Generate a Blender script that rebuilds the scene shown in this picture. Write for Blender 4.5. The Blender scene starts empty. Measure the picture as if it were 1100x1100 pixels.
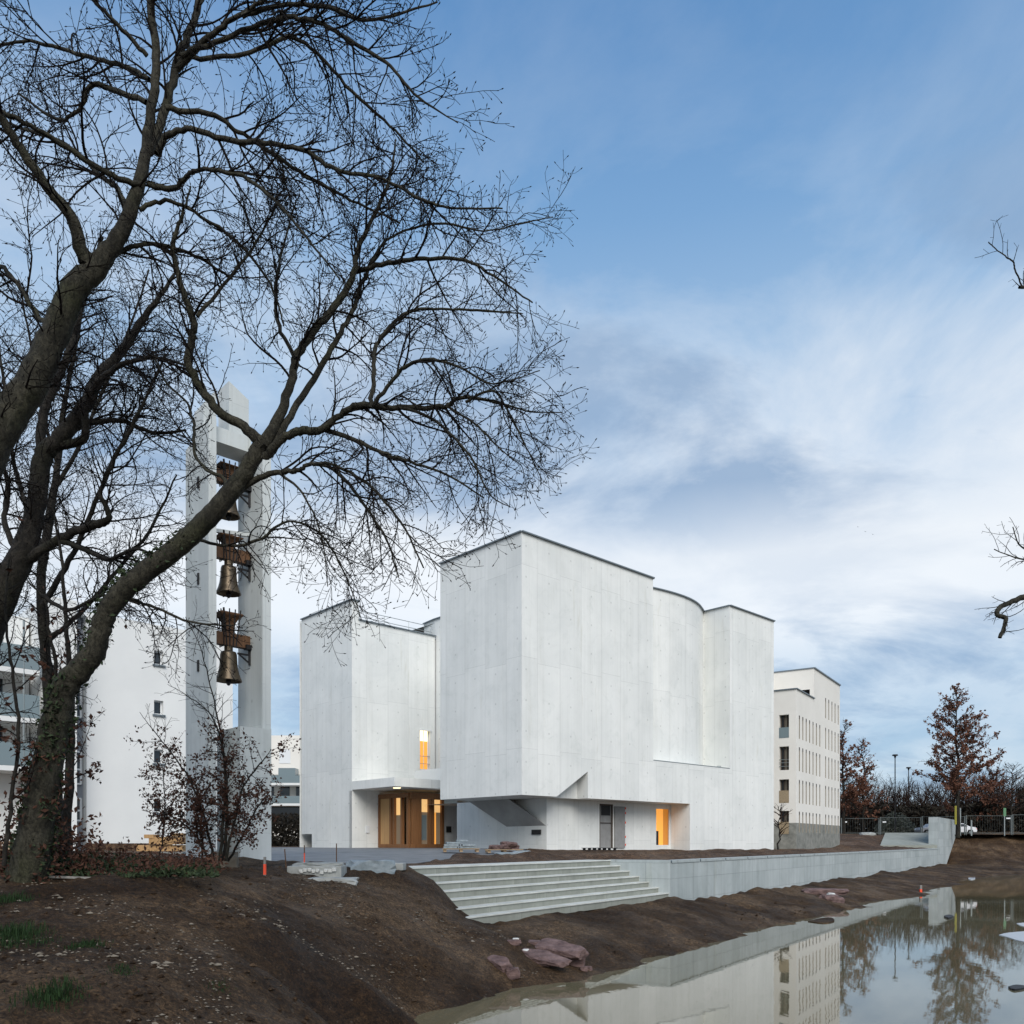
import bpy, math, random
import numpy as np
from mathutils import Vector, noise
rnd = random.Random(7)
nrg = np.random.RandomState(5)
SC = bpy.context.scene
COL = SC.collection
# ------------------------------------------------------------------ camera, sky, sun
F, HZ, EYE = 882.0, 904.0, 3.2
cam = bpy.data.objects.new('camera', bpy.data.cameras.new('camera'))
COL.objects.link(cam)
cam.location = (0, 0, EYE); cam.rotation_euler = (math.radians(90), 0, 0)
cam.data.sensor_width = 36; cam.data.sensor_fit = 'HORIZONTAL'
cam.data.lens = F / 1100 * 36
cam.data.shift_y = (HZ - 550) / 1100
cam.data.clip_start = 0.1; cam.data.clip_end = 6000
SC.camera = cam
SC.view_settings.view_transform = 'Standard'; SC.view_settings.look = 'None'
SC.view_settings.exposure = 1.0; SC.view_settings.gamma = 1

def s2l(c):
    return tuple((x / 255 / 12.92 if x / 255 <= .04045 else ((x / 255 + .055) / 1.055) ** 2.4) for x in c)

SUN_EL, SUN_AZ = 38, 170          # azimuth clockwise from +Y: low, behind the camera
world = bpy.data.worlds.new('World'); SC.world = world; world.use_nodes = True
wt = world.node_tree; wn = wt.nodes; wl = wt.links
for n in list(wn): wn.remove(n)
wo = wn.new('ShaderNodeOutputWorld'); bg = wn.new('ShaderNodeBackground')
bg.inputs['Strength'].default_value = 0.12
wl.new(bg.outputs[0], wo.inputs[0])
def wnode(t, **k):
    n = wn.new(t)
    for a, b in k.items(): setattr(n, a, b)
    return n
sky = wnode('ShaderNodeTexSky', sky_type='NISHITA', sun_disc=False)
sky.sun_elevation = math.radians(SUN_EL); sky.sun_rotation = math.radians(SUN_AZ)
tc = wnode('ShaderNodeTexCoord'); sep = wnode('ShaderNodeSeparateXYZ')
wl.new(tc.outputs['Generated'], sep.inputs[0])
def ramp(nt, stops, fac=None, interp='LINEAR'):
    r = nt.nodes.new('ShaderNodeValToRGB'); r.color_ramp.interpolation = interp
    e = r.color_ramp.elements
    while len(e) < len(stops): e.new(.5)
    for i, (p, c) in enumerate(stops):
        e[i].position = p; e[i].color = (*c, 1) if len(c) == 3 else c
    if fac is not None: nt.links.new(fac, r.inputs[0])
    return r
EXPF = 2 ** SC.view_settings.exposure
def sk(c):  # sky colour as seen on screen -> radiance before exposure, / background strength
    return tuple(x / EXPF / 0.12 for x in s2l(c))
base_r = ramp(wt, [(0, sk((176, 200, 222))), (.1, sk((160, 189, 216))), (.19, sk((172, 197, 221))), (.26, sk((240, 245, 250))), (.32, sk((244, 248, 251))),
                   (.41, sk((200, 218, 237))), (.5, sk((160, 193, 226))), (.6, sk((124, 168, 213))), (.74, sk((84, 137, 193)))], sep.outputs['Z'])
# clouds live on a flat deck: direction projected to a plane
def wmath(op, a, b=None):
    n = wnode('ShaderNodeMath', operation=op)
    for i, x in enumerate((a, b)):
        if x is None: continue
        if isinstance(x, (int, float)): n.inputs[i].default_value = x
        else: wl.new(x, n.inputs[i])
    return n.outputs[0]
zz_ = wmath('ADD', wmath('MAXIMUM', sep.outputs['Z'], 0.0), 0.24)
cx = wmath('DIVIDE', sep.outputs['X'], zz_); cy = wmath('DIVIDE', sep.outputs['Y'], zz_)
comb = wnode('ShaderNodeCombineXYZ'); wl.new(cx, comb.inputs[0]); wl.new(cy, comb.inputs[1])
def wnoise(scale, detail, rough, off, stretch=(1, 1, 1)):
    m = wnode('ShaderNodeMapping'); m.inputs['Location'].default_value = off; m.inputs['Scale'].default_value = stretch
    wl.new(comb.outputs[0], m.inputs[0])
    n = wnode('ShaderNodeTexNoise'); n.inputs['Scale'].default_value = scale; n.inputs['Detail'].default_value = detail
    n.inputs['Roughness'].default_value = rough; n.inputs['Distortion'].default_value = .35
    wl.new(m.outputs[0], n.inputs['Vector'])
    return n.outputs['Fac']
def wmix(f, a, b):
    n = wnode('ShaderNodeMix', data_type='RGBA')
    wl.new(f, n.inputs[0])
    for i, x in ((6, a), (7, b)):
        if isinstance(x, tuple): n.inputs[i].default_value = (*x, 1)
        else: wl.new(x, n.inputs[i])
    return n.outputs[2]
# how cloudy each height of the sky is
hw = ramp(wt, [(0, (.4,) * 3), (.16, (.35,) * 3), (.3, (1,) * 3), (.44, (.8,) * 3), (.55, (.45,) * 3), (.66, (.15,) * 3)], sep.outputs['Z']).outputs[0]
OFF = (8.4, 4.4, 0)
OFF2 = (9.9, 1.1, 0)
n1 = wnoise(1.9, 10, .6, OFF, (1, .8, 1))
c1 = ramp(wt, [(.42, (0, 0, 0)), (.60, (1, 1, 1))], n1).outputs[0]
f1 = wmath('MULTIPLY', wmath('MULTIPLY', c1, hw), .8)
col = wmix(f1, base_r.outputs[0], sk((248, 251, 253)))
n2 = wnoise(1.7, 9, .6, OFF2, (.75, 1.1, 1))
hd = ramp(wt, [(0, (1,) * 3), (.21, (.95,) * 3), (.27, (.25,) * 3), (.32, (.2,) * 3), (.39, (.9,) * 3), (.52, (.75,) * 3), (.64, (.2,) * 3)], sep.outputs['Z']).outputs[0]
c2 = ramp(wt, [(.47, (0, 0, 0)), (.60, (1, 1, 1))], n2).outputs[0]
f2 = wmath('MULTIPLY', wmath('MULTIPLY', c2, hd), .95)
col = wmix(f2, col, sk((140, 168, 200)))
nm = wnode('ShaderNodeMix', data_type='RGBA'); nm.inputs[0].default_value = .1
wl.new(col, nm.inputs[6]); wl.new(sky.outputs[0], nm.inputs[7])
wl.new(nm.outputs[2], bg.inputs['Color'])

sl = bpy.data.lights.new('sun', 'SUN'); sl.energy = 1.5; sl.angle = math.radians(40); sl.color = (1, .95, .88)
sun = bpy.data.objects.new('sun', sl); COL.objects.link(sun)
az = math.radians(SUN_AZ); el = math.radians(SUN_EL)
sd = Vector((math.sin(az) * math.cos(el), math.cos(az) * math.cos(el), math.sin(el)))
sun.rotation_euler = sd.to_track_quat('Z', 'Y').to_euler()
sun.location = sd * 50

# ------------------------------------------------------------------ helpers
def P(px, py, d):
    return Vector(((px - 550) / F * d, d, EYE + (HZ - py) / F * d))
def setp(o, label=None, cat=None, group=None, kind=None):
    if label: o['label'] = label
    if cat: o['category'] = cat
    if group: o['group'] = group
    if kind: o['kind'] = kind
    return o
def thing(name, label, cat, loc, group=None, rz=0):
    o = bpy.data.objects.new(name, None); COL.objects.link(o)
    o.location = loc; o.rotation_euler = (0, 0, rz); o.empty_display_size = .3
    return setp(o, label, cat, group)
def rootloc(o):
    while o.parent: o = o.parent
    return Vector(o.location)
class MB:
    def __init__(s): s.v = []; s.f = []; s.uv = []
    def add(s, vs, fs, uvs=None):
        n = len(s.v); s.v += [tuple(v) for v in vs]
        for i, f in enumerate(fs):
            s.f.append([n + k for k in f]); s.uv.append(uvs[i] if uvs else None)
    def box(s, c, d, rz=0, rx=0, ry=0):
        from mathutils import Euler
        e = Euler((rx, ry, rz)).to_matrix(); c = Vector(c)
        vs = [c + e @ Vector((x * d[0] / 2, y * d[1] / 2, z * d[2] / 2)) for z in (-1, 1) for x, y in ((-1, -1), (1, -1), (1, 1), (-1, 1))]
        s.add(vs, [(3, 2, 1, 0), (4, 5, 6, 7), (0, 1, 5, 4), (1, 2, 6, 5), (2, 3, 7, 6), (3, 0, 4, 7)])
    def prism(s, pts, z0, z1):
        n = len(pts)
        z0s = z0 if hasattr(z0, '__len__') else [z0] * n; z1s = z1 if hasattr(z1, '__len__') else [z1] * n
        vs = [(p[0], p[1], a) for p, a in zip(pts, z0s)] + [(p[0], p[1], a) for p, a in zip(pts, z1s)]
        L = [0]
        for i in range(n): L.append(L[-1] + math.dist(pts[i][:2], pts[(i + 1) % n][:2]))
        fs = [tuple(range(n))[::-1], tuple(range(n, 2 * n))]
        uv = [[(pts[i][0], pts[i][1]) for i in range(n)][::-1], [(p[0], p[1]) for p in pts]]
        for i in range(n):
            j = (i + 1) % n
            fs.append((i, j, n + j, n + i)); uv.append([(L[i], z0s[i]), (L[i + 1], z0s[j]), (L[i + 1], z1s[j]), (L[i], z1s[i])])
        s.add(vs, fs, uv)
    def wall(s, p0, p1, z0, z1, s0=0):
        z0 = z0 if hasattr(z0, '__len__') else (z0, z0); z1 = z1 if hasattr(z1, '__len__') else (z1, z1)
        L = math.dist(p0[:2], p1[:2])
        s.add([(*p0[:2], z0[0]), (*p1[:2], z0[1]), (*p1[:2], z1[1]), (*p0[:2], z1[0])], [(0, 1, 2, 3)],
              [[(s0, z0[0]), (s0 + L, z0[1]), (s0 + L, z1[1]), (s0, z1[0])]])
    def poly(s, pts, uv=None): s.add(pts, [tuple(range(len(pts)))], [uv or [(p[0], p[1]) for p in pts]])
    def bar(s, a, b, w, h=None):
        a = Vector(a); b = Vector(b); d = (b - a); L = d.length; d.normalize(); h = h or w
        up = Vector((0, 0, 1)) if abs(d.z) < .95 else Vector((0, 1, 0))
        x = d.cross(up).normalized(); y = x.cross(d)
        vs = [p + x * sx * w / 2 + y * sy * h / 2 for p in (a, b) for sx, sy in ((-1, -1), (1, -1), (1, 1), (-1, 1))]
        s.add(vs, [(3, 2, 1, 0), (4, 5, 6, 7), (0, 1, 5, 4), (1, 2, 6, 5), (2, 3, 7, 6), (3, 0, 4, 7)])
    def tube(s, pts, rad, n=8, cap=True):
        pts = [Vector(p) for p in pts]; k = len(pts); vs = []; prev = None
        for i, p in enumerate(pts):
            d = (pts[min(i + 1, k - 1)] - pts[max(i - 1, 0)])
            d = d.normalized() if d.length > 1e-9 else Vector((0, 0, 1))
            if prev is None: prev = d.orthogonal().normalized()
            x = (prev - d * prev.dot(d))
            x = x.normalized() if x.length > 1e-6 else d.orthogonal().normalized()
            prev = x; y = d.cross(x); r = rad[i] if hasattr(rad, '__len__') else rad
            for j in range(n):
                a = 2 * math.pi * j / n; vs.append(p + (x * math.cos(a) + y * math.sin(a)) * r)
        fs = [(i * n + j, i * n + (j + 1) % n, (i + 1) * n + (j + 1) % n, (i + 1) * n + j) for i in range(k - 1) for j in range(n)]
        if cap: fs += [tuple(range(n))[::-1], tuple(range((k - 1) * n, k * n))]
        s.add(vs, fs)
    def lathe(s, c, prof, n=24):
        vs = [(c[0] + r * math.cos(2 * math.pi * j / n), c[1] + r * math.sin(2 * math.pi * j / n), c[2] + z) for r, z in prof for j in range(n)]
        k = len(prof)
        s.add(vs, [(i * n + j, i * n + (j + 1) % n, (i + 1) * n + (j + 1) % n, (i + 1) * n + j) for i in range(k - 1) for j in range(n)])
    def rock(s, c, d, seed, rz=0, rough=.25, sub=2, tilt=0):
        import bmesh
        from mathutils import Euler
        bm = bmesh.new(); bmesh.ops.create_icosphere(bm, subdivisions=sub, radius=1)
        e = Euler((tilt, tilt * .6, rz)).to_matrix(); vs = []
        for v in bm.verts:
            q = v.co.copy(); q += q * noise.noise(q * 1.3 + Vector((seed * 3.1, seed, 0))) * rough * 2
            q = Vector((max(-.8, min(.8, q.x)), max(-.75, min(.75, q.y)), max(-.6, min(.7, q.z)))); q.z += .1 * round(noise.noise(q * 2.2 + Vector((seed, 1, 2))) * 4) / 4 if sub > 2 else 0
            q += Vector((1, 1, 1)) * noise.noise(q * 3 + Vector((0, seed, 0))) * rough * .3
            vs.append(Vector(c) + e @ Vector((q.x * d[0] / 1.6, q.y * d[1] / 1.6, q.z * d[2] / 1.3)))
        bm.verts.index_update(); fs = [tuple(v.index for v in f.verts) for f in bm.faces]; bm.free()
        s.add(vs, fs)
    def build(s, name, mat, parent=None, loc=None, smooth=False, bevel=0):
        o0 = rootloc(parent) if parent is not None else Vector(loc or (0, 0, 0))
        me = bpy.data.meshes.new(name)
        me.from_pydata([(v[0] - o0.x, v[1] - o0.y, v[2] - o0.z) for v in s.v], [], s.f)
        if any(u is not None for u in s.uv):
            ul = me.uv_layers.new(name='UVMap'); k = 0
            for f, u in zip(s.f, s.uv):
                for j in range(len(f)):
                    if u: ul.data[k].uv = u[j]
                    k += 1
        me.materials.append(mat)
        if smooth: me.polygons.foreach_set('use_smooth', [True] * len(me.polygons))
        me.update()
        o = bpy.data.objects.new(name, me); COL.objects.link(o)
        if parent is not None: o.parent = parent
        else: o.location = o0
        if bevel:
            b = o.modifiers.new('bevel', 'BEVEL'); b.width = bevel; b.segments = 2; b.limit_method = 'ANGLE'
        return o
def copy_tree(o, parent=None):
    c = o.copy(); COL.objects.link(c); c.parent = parent
    for ch in list(o.children):
        copy_tree(ch, c)
    return c

class Fr:   # a building's own frame: a runs right-back, b runs left-back
    def __init__(s, px, d, ratio):
        s.A = ((px - 550) / F * d, d); l = math.hypot(ratio, 1)
        s.u = (ratio / l, 1 / l); s.v = (-1 / l, ratio / l)
    def fa(s, px, b=0):
        k = (px - 550) / F; return (k * (s.A[1] + s.v[1] * b) - s.A[0] - s.v[0] * b) / (s.u[0] - s.u[1] * k)
    def fb(s, px, a=0):
        k = (px - 550) / F; return (k * (s.A[1] + s.u[1] * a) - s.A[0] - s.u[0] * a) / (s.v[0] - s.v[1] * k)
    def dep(s, a, b): return s.A[1] + s.u[1] * a + s.v[1] * b
    def z(s, py, a, b): return EYE + (HZ - py) / F * s.dep(a, b)
    def w(s, a, b, z=0): return Vector((s.A[0] + s.u[0] * a + s.v[0] * b, s.A[1] + s.u[1] * a + s.v[1] * b, z))
    def rz(s): return math.atan2(s.u[1], s.u[0])

def facade(mb, fr, p0, p1, z0, z1, holes, depth, s0=0):
    """wall from local p0 to p1 with real openings; holes (s0,s1,za,zb); reveals go inwards (to the left of p0->p1)"""
    d = Vector((p1[0] - p0[0], p1[1] - p0[1])); L = d.length; d /= L; nn = Vector((-d.y, d.x))
    ss = sorted({0, L, *[h[0] for h in holes], *[h[1] for h in holes]}); zs = sorted({z0, z1, *[h[2] for h in holes], *[h[3] for h in holes]})
    def W(s, z, q=0): return fr.w(p0[0] + d.x * s + nn.x * q, p0[1] + d.y * s + nn.y * q, z)
    for i in range(len(ss) - 1):
        for j in range(len(zs) - 1):
            cs, cz = (ss[i] + ss[i + 1]) / 2, (zs[j] + zs[j + 1]) / 2
            if any(h[0] < cs < h[1] and h[2] < cz < h[3] for h in holes): continue
            mb.add([W(ss[i], zs[j]), W(ss[i + 1], zs[j]), W(ss[i + 1], zs[j + 1]), W(ss[i], zs[j + 1])], [(0, 1, 2, 3)],
                   [[(s0 + ss[i], zs[j]), (s0 + ss[i + 1], zs[j]), (s0 + ss[i + 1], zs[j + 1]), (s0 + ss[i], zs[j + 1])]])
    for a, b, za, zb in holes:
        for (s_, z_), (t_, y_) in (((a, za), (b, za)), ((b, za), (b, zb)), ((b, zb), (a, zb)), ((a, zb), (a, za))):
            mb.add([W(s_, z_), W(t_, y_), W(t_, y_, depth), W(s_, z_, depth)], [(0, 1, 2, 3)], [[(s_, z_), (t_, y_), (t_ + depth, y_), (s_ + depth, z_)]])
    return W

# ------------------------------------------------------------------ materials
def mat(name, col, rough=.8, spec=.3, metal=0):
    m = bpy.data.materials.new(name); m.use_nodes = True
    b = m.node_tree.nodes['Principled BSDF']
    b.inputs['Base Color'].default_value = (*col, 1); b.inputs['Roughness'].default_value = rough
    b.inputs['Specular IOR Level'].default_value = spec; b.inputs['Metallic'].default_value = metal
    return m
class NT:
    def __init__(s, m): s.m = m; s.t = m.node_tree; s.b = s.t.nodes['Principled BSDF']
    def n(s, t, **k):
        x = s.t.nodes.new(t)
        for a, b in k.items(): setattr(x, a, b)
        return x
    def l(s, a, b): s.t.links.new(a, b)
    def coord(s, kind='Object', scale=(1, 1, 1), loc=(0, 0, 0), rot=(0, 0, 0)):
        c = s.n('ShaderNodeTexCoord'); m = s.n('ShaderNodeMapping')
        m.inputs['Scale'].default_value = scale; m.inputs['Location'].default_value = loc; m.inputs['Rotation'].default_value = rot
        s.l(c.outputs[kind], m.inputs[0]); return m.outputs[0]
    def noise(s, vec, scale, detail=5, rough=.55, dist=0):
        x = s.n('ShaderNodeTexNoise'); s.l(vec, x.inputs['Vector'])
        for k, v in (('Scale', scale), ('Detail', detail), ('Roughness', rough), ('Distortion', dist)): x.inputs[k].default_value = v
        return x.outputs['Fac']
    def ramp(s, fac, stops): return ramp(s.t, stops, fac).outputs[0]
    def mix(s, f, a, b, mode='MIX'):
        x = s.n('ShaderNodeMix', data_type='RGBA', blend_type=mode)
        for i, y in ((0, f), (6, a), (7, b)):
            if isinstance(y, tuple): x.inputs[i].default_value = (*y, 1)
            elif isinstance(y, (int, float)): x.inputs[i].default_value = y
            else: s.l(y, x.inputs[i])
        return x.outputs[2]
    def math(s, op, a, b=0):
        x = s.n('ShaderNodeMath', operation=op)
        for i, y in enumerate((a, b)):
            if isinstance(y, (int, float)): x.inputs[i].default_value = y
            else: s.l(y, x.inputs[i])
        return x.outputs[0]
    def bump(s, h, strength, dist=.02):
        x = s.n('ShaderNodeBump'); x.inputs['Strength'].default_value = strength; x.inputs['Distance'].default_value = dist
        s.l(h, x.inputs['Height']); s.l(x.outputs[0], s.b.inputs['Normal'])
    def col(s, c): s.l(c, s.b.inputs['Base Color'])
def vari(name, c1, c2, scale, rough=.8, bump=.3, dist=.01, detail=6, spec=.3, kind='Object', stretch=(1, 1, 1), metal=0):
    m = mat(name, c1, rough, spec, metal); t = NT(m); v = t.coord(kind, stretch)
    f = t.noise(v, scale, detail, .6)
    t.col(t.ramp(f, [(.3, c1), (.7, c2)]))
    if bump: t.bump(t.noise(v, scale * 4, 4, .6), bump, dist)
    return m
def g(v, tint=(1, 1, 1)): return tuple(v * x for x in tint)

def mk_board_concrete(name, lo, hi, pw, ph, seed=0, holes=True, line=.86, stain=.85, off=.37):
    m = mat(name, hi, .75, .25); t = NT(m); uv = t.coord('UV', (1, 1, 1), (seed, seed * .7, 0))
    sw = t.n('ShaderNodeSeparateXYZ'); t.l(uv, sw.inputs[0])
    cb = t.n('ShaderNodeCombineXYZ'); t.l(sw.outputs[1], cb.inputs[0]); t.l(sw.outputs[0], cb.inputs[1])
    br = t.n('ShaderNodeTexBrick'); t.l(cb.outputs[0], br.inputs[0]); br.offset = off; br.offset_frequency = 2; br.squash = 1
    for k, v in (('Scale', 1), ('Mortar Size', .012), ('Mortar Smooth', .3), ('Bias', 0), ('Brick Width', ph), ('Row Height', pw)): br.inputs[k].default_value = v
    br.inputs['Color1'].default_value = (*lo, 1); br.inputs['Color2'].default_value = (*hi, 1); br.inputs['Mortar'].default_value = (*g(line, lo), 1)
    c = br.outputs['Color']
    big = t.noise(uv, .35, 5, .6, .6)
    c = t.mix(.55, c, t.ramp(big, [(.32, lo), (.6, hi)]))
    vs_ = t.coord('UV', (2.2, .09, 1), (seed, 0, 0)); st = t.noise(vs_, 1.3, 6, .62)
    c = t.mix(.45, c, t.ramp(st, [(.36, g(stain, (1, 1, .99))), (.56, (1, 1, 1))]), 'MULTIPLY')
    bd = t.coord('UV', (9, .05, 1), (seed, 3, 0)); bs = t.noise(bd, 1.0, 3, .5)
    c = t.mix(.5, c, t.ramp(bs, [(.3, g(.96)), (.6, (1, 1, 1))]), 'MULTIPLY')
    blot = t.noise(uv, 1.1, 7, .68, 1.2)
    c = t.mix(.9, c, t.ramp(blot, [(.28, g(.9, (.98, 1, .99))), (.42, g(.975)), (.5, (1, 1, 1))]), 'MULTIPLY')
    run = t.noise(t.coord('UV', (1.4, .16, 1), (seed + 4, 1, 0)), 1.2, 7, .7, .4)
    c = t.mix(.8, c, t.ramp(run, [(.6, (1, 1, 1)), (.68, g(.9, (1, .99, .95))), (.78, g(.8, (1, .98, .92)))]), 'MULTIPLY')
    if holes:
        fx = t.math('ABSOLUTE', t.math('SUBTRACT', t.math('FRACT', t.math('DIVIDE', sw.outputs[0], pw)), .5))
        fz = t.math('ABSOLUTE', t.math('SUBTRACT', t.math('FRACT', t.math('DIVIDE', sw.outputs[1], 1.65)), .5))
        d = t.math('SQRT', t.math('ADD', t.math('POWER', t.math('MULTIPLY', fx, pw), 2), t.math('POWER', t.math('MULTIPLY', fz, 1.65), 2)))
        ho = t.ramp(d, [(.03, g(.72)), (.075, (1, 1, 1))])
        c = t.mix(.8, c, ho, 'MULTIPLY')
    t.col(c)
    t.bump(t.math('ADD', t.math('MULTIPLY', br.outputs['Fac'], -.6), t.noise(uv, 6, 5, .6)), .25, .012)
    return m
M = {}
M['white_concrete'] = mk_board_concrete('white board concrete', (.66, .678, .66), (.785, .795, .77), 1.75, 4.9, 2.3, line=.58, stain=.88, off=.05)
M['tower_concrete'] = mk_board_concrete('tower concrete', (.46, .50, .50), (.60, .63, .62), 1.2, 3.2, 7.1, stain=.8)
M['grey_concrete'] = mk_board_concrete('grey block concrete', (.32, .36, .36), (.46, .50, .50), 2.3, .8725, 0, holes=False, line=.45, stain=.7, off=0)
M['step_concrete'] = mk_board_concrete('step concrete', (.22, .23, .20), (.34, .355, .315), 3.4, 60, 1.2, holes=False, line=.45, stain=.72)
M['tread'] = vari('skylit tread concrete', (.44, .445, .40), (.62, .625, .58), 1.4, .8, .2, .004)  # paler than the step bodies: sky light on treads put into colour
M['rough_concrete'] = vari('rough concrete', (.22, .23, .22), (.4, .41, .39), 3, .9, .5, .02)
M['coping'] = mat('zinc coping', (.17, .2, .22), .5, .4, .3)
M['soffit_shade'] = vari('shade toned soffit concrete', (.28, .28, .27), (.38, .38, .37), .8, .85, .1)  # church concrete darkened in colour as shade on a face turned down
M['render_white'] = vari('white render', (.68, .69, .68), (.75, .76, .745), .35, .9, .1, .004)
M['render_grey'] = vari('grey render', (.20, .22, .25), (.26, .28, .31), .6, .9, .1)
M['render_cream'] = vari('cream render', (.71, .685, .63), (.79, .765, .71), .3, .9, .1, .004)
M['slot_reveal'] = vari('shade toned slot reveal', (.30, .27, .22), (.38, .34, .28), .8, .9, 0)  # cream wall toned down, shade on the slot sides put into colour
M['plinth'] = vari('rough plinth', (.15, .155, .14), (.3, .3, .27), 2.2, .95, .6, .03)
M['slot_panel'] = vari('shade toned slot panel', (.17, .15, .12), (.26, .23, .185), .8, .8, 0)  # darkened in colour as shade inside the shallow slots; curtains share it
M['wood'] = vari('larch wood', (.17, .075, .03), (.27, .13, .055), 2.5, .55, .15, .004, stretch=(6, 6, .3))
M['wood_light'] = vari('light larch wood', (.42, .25, .11), (.55, .33, .15), 2.5, .6, .15, .004, stretch=(5, 5, .3))
M['pallet'] = vari('pallet wood', (.28, .2, .12), (.42, .31, .2), 6, .85, .3)
M['bell_wood'] = vari('bell wood', (.07, .036, .018), (.15, .077, .038), 5, .6, .2, .006, stretch=(5, 5, .6))
M['bronze'] = vari('bell bronze', (.06, .045, .03), (.16, .125, .085), 6, .42, .15, .004, metal=.75, spec=.5)
M['iron'] = mat('dark iron', (.02, .02, .022), .55, .4, .5)
M['fence_steel'] = mat('weathered fence steel', (.13, .15, .15), .6, .4, .4)
M['steel'] = mat('galvanised steel', (.3, .33, .33), .45, .5, .7)
M['glass_dark'] = mat('dark glass', (.02, .025, .03), .06, .6)
M['glass_teal'] = mat('teal glass', (.17, .22, .235), .15, .6)
M['frame_white'] = mat('white window frame', (.7, .72, .73), .5)
M['frame_dark'] = mat('brown window frame', (.06, .045, .035), .6)
M['metal_grey'] = vari('grey door steel', (.22, .22, .215), (.28, .28, .275), 3, .6, 0)
M['osb'] = vari('fibre board', (.25, .2, .13), (.36, .28, .18), 9, .85, .1)
M['black'] = mat('black plastic', (.02, .02, .02), .6)
M['white_paint'] = mat('white car paint', (.75, .76, .78), .25, .5)
M['silver_paint'] = mat('silver car paint', (.5, .5, .52), .28, .5, .3)
M['orange_paint'] = mat('fluorescent orange paint', (.8, .09, .04), .6)
M['stake_grey'] = vari('stake wood', (.16, .16, .15), (.26, .25, .23), 8, .9, .2)
M['green_sign'] = mat('green sign', (.1, .22, .12), .5)
M['yellow_paint'] = mat('yellow tree guard', (.3, .27, .04), .6)
M['plum_stone'] = vari('plum schist', (.07, .043, .042), (.25, .165, .148), 3.6, .8, 1, .06, stretch=(1, 1, 3))
M['grey_slab'] = vari('grey stone slab', (.16, .2, .22), (.3, .34, .36), 5, .7, .3)
M['pebble'] = vari('pale pebble', (.09, .075, .055), (.26, .22, .17), 3, .85, .2)
M['debris'] = mat('white rubble', (.55, .55, .52), .8)
def emis(name, c, e, st):
    m = mat(name, c, .6); b = m.node_tree.nodes['Principled BSDF']
    b.inputs['Emission Color'].default_value = (*e, 1); b.inputs['Emission Strength'].default_value = st * 1.3 / EXPF
    return m
M['lit_orange'] = emis('lit orange room', (.6, .25, .04), (1, .42, .08), .62)
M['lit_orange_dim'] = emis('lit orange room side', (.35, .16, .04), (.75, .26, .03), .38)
M['lit_amber'] = emis('lit amber glass', (.5, .3, .1), (1, .6, .24), .6)
M['lit_bright'] = emis('bright lamp glass', (.8, .7, .4), (1, .82, .5), 1.6)
M['lit_low'] = emis('inside of lobby', (.16, .13, .1), (.5, .35, .2), .14)

def mk_bark(name, c1, c2, sc=3):
    m = mat(name, c1, .85, .25); t = NT(m); v = t.coord('Object', (1, 1, .45))
    f = t.noise(v, sc, 7, .65, .8)
    c = t.ramp(f, [(.32, c1), (.55, c2), (.72, g(1.35, c2))])
    moss = t.noise(t.coord('Object'), 1.1, 5, .6)
    c = t.mix(t.ramp(moss, [(.5, (0, 0, 0)), (.7, (.55,) * 3)]), c, (c2[0] * .75, c2[1] * .95, c2[2] * .45))
    fine = t.noise(t.coord('Object', (1, 1, .6)), sc * 8, 6, .72, .4)
    c = t.mix(.9, c, t.ramp(fine, [(.36, g(.35)), (.5, g(1)), (.66, g(1.7))]), 'MULTIPLY')
    lich = t.noise(t.coord('Object', (1, 1, 1), (5, 2, 1)), 2.6, 6, .7, 1)
    c = t.mix(t.ramp(lich, [(.56, (0, 0, 0)), (.62, (.5,) * 3)]), c, g(2.1, c2))
    t.col(c); t.bump(t.math('ADD', fine, t.noise(v, sc * 3, 6, .7, .5)), 1, .045)
    return m
M['bark_pale'] = mk_bark('beech bark', (.015, .0138, .010), (.043, .040, .029))
M['bark_dark'] = mk_bark('dark bark', (.009, .008, .0065), (.024, .021, .017))
M['bark_ivy'] = mk_bark('rough bark', (.022, .018, .013), (.06, .05, .038), 5)
M['twig'] = mat('winter twig', (.011, .009, .008), .9, .1)
M['twig_brown'] = mat('brown winter twig', (.035, .022, .017), .9, .1)
def leafm(name, c1, c2, sc=3, spec=.2):
    m = mat(name, c1, .8, spec); t = NT(m); t.col(t.ramp(t.noise(t.coord(), sc, 4, .7), [(.3, c1), (.7, c2)])); return m
M['ivy'] = leafm('ivy leaf', (.012, .022, .009), (.035, .055, .02), 6, .35)
M['brown_leaf'] = leafm('dry beech leaf', (.03, .014, .010), (.095, .045, .029), 5)
M['oak_leaf'] = leafm('dry oak leaf', (.085, .037, .024), (.2, .095, .06), 1.5)
M['dark_leaf'] = leafm('dark evergreen leaf', (.016, .014, .010), (.034, .028, .02), 1.5)
M['pale_leaf'] = leafm('pale flowering shrub leaf', (.03, .036, .026), (.17, .18, .15), 3.5)
M['grass'] = leafm('grass blade', (.008, .019, .006), (.02, .045, .013), 4)

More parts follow.
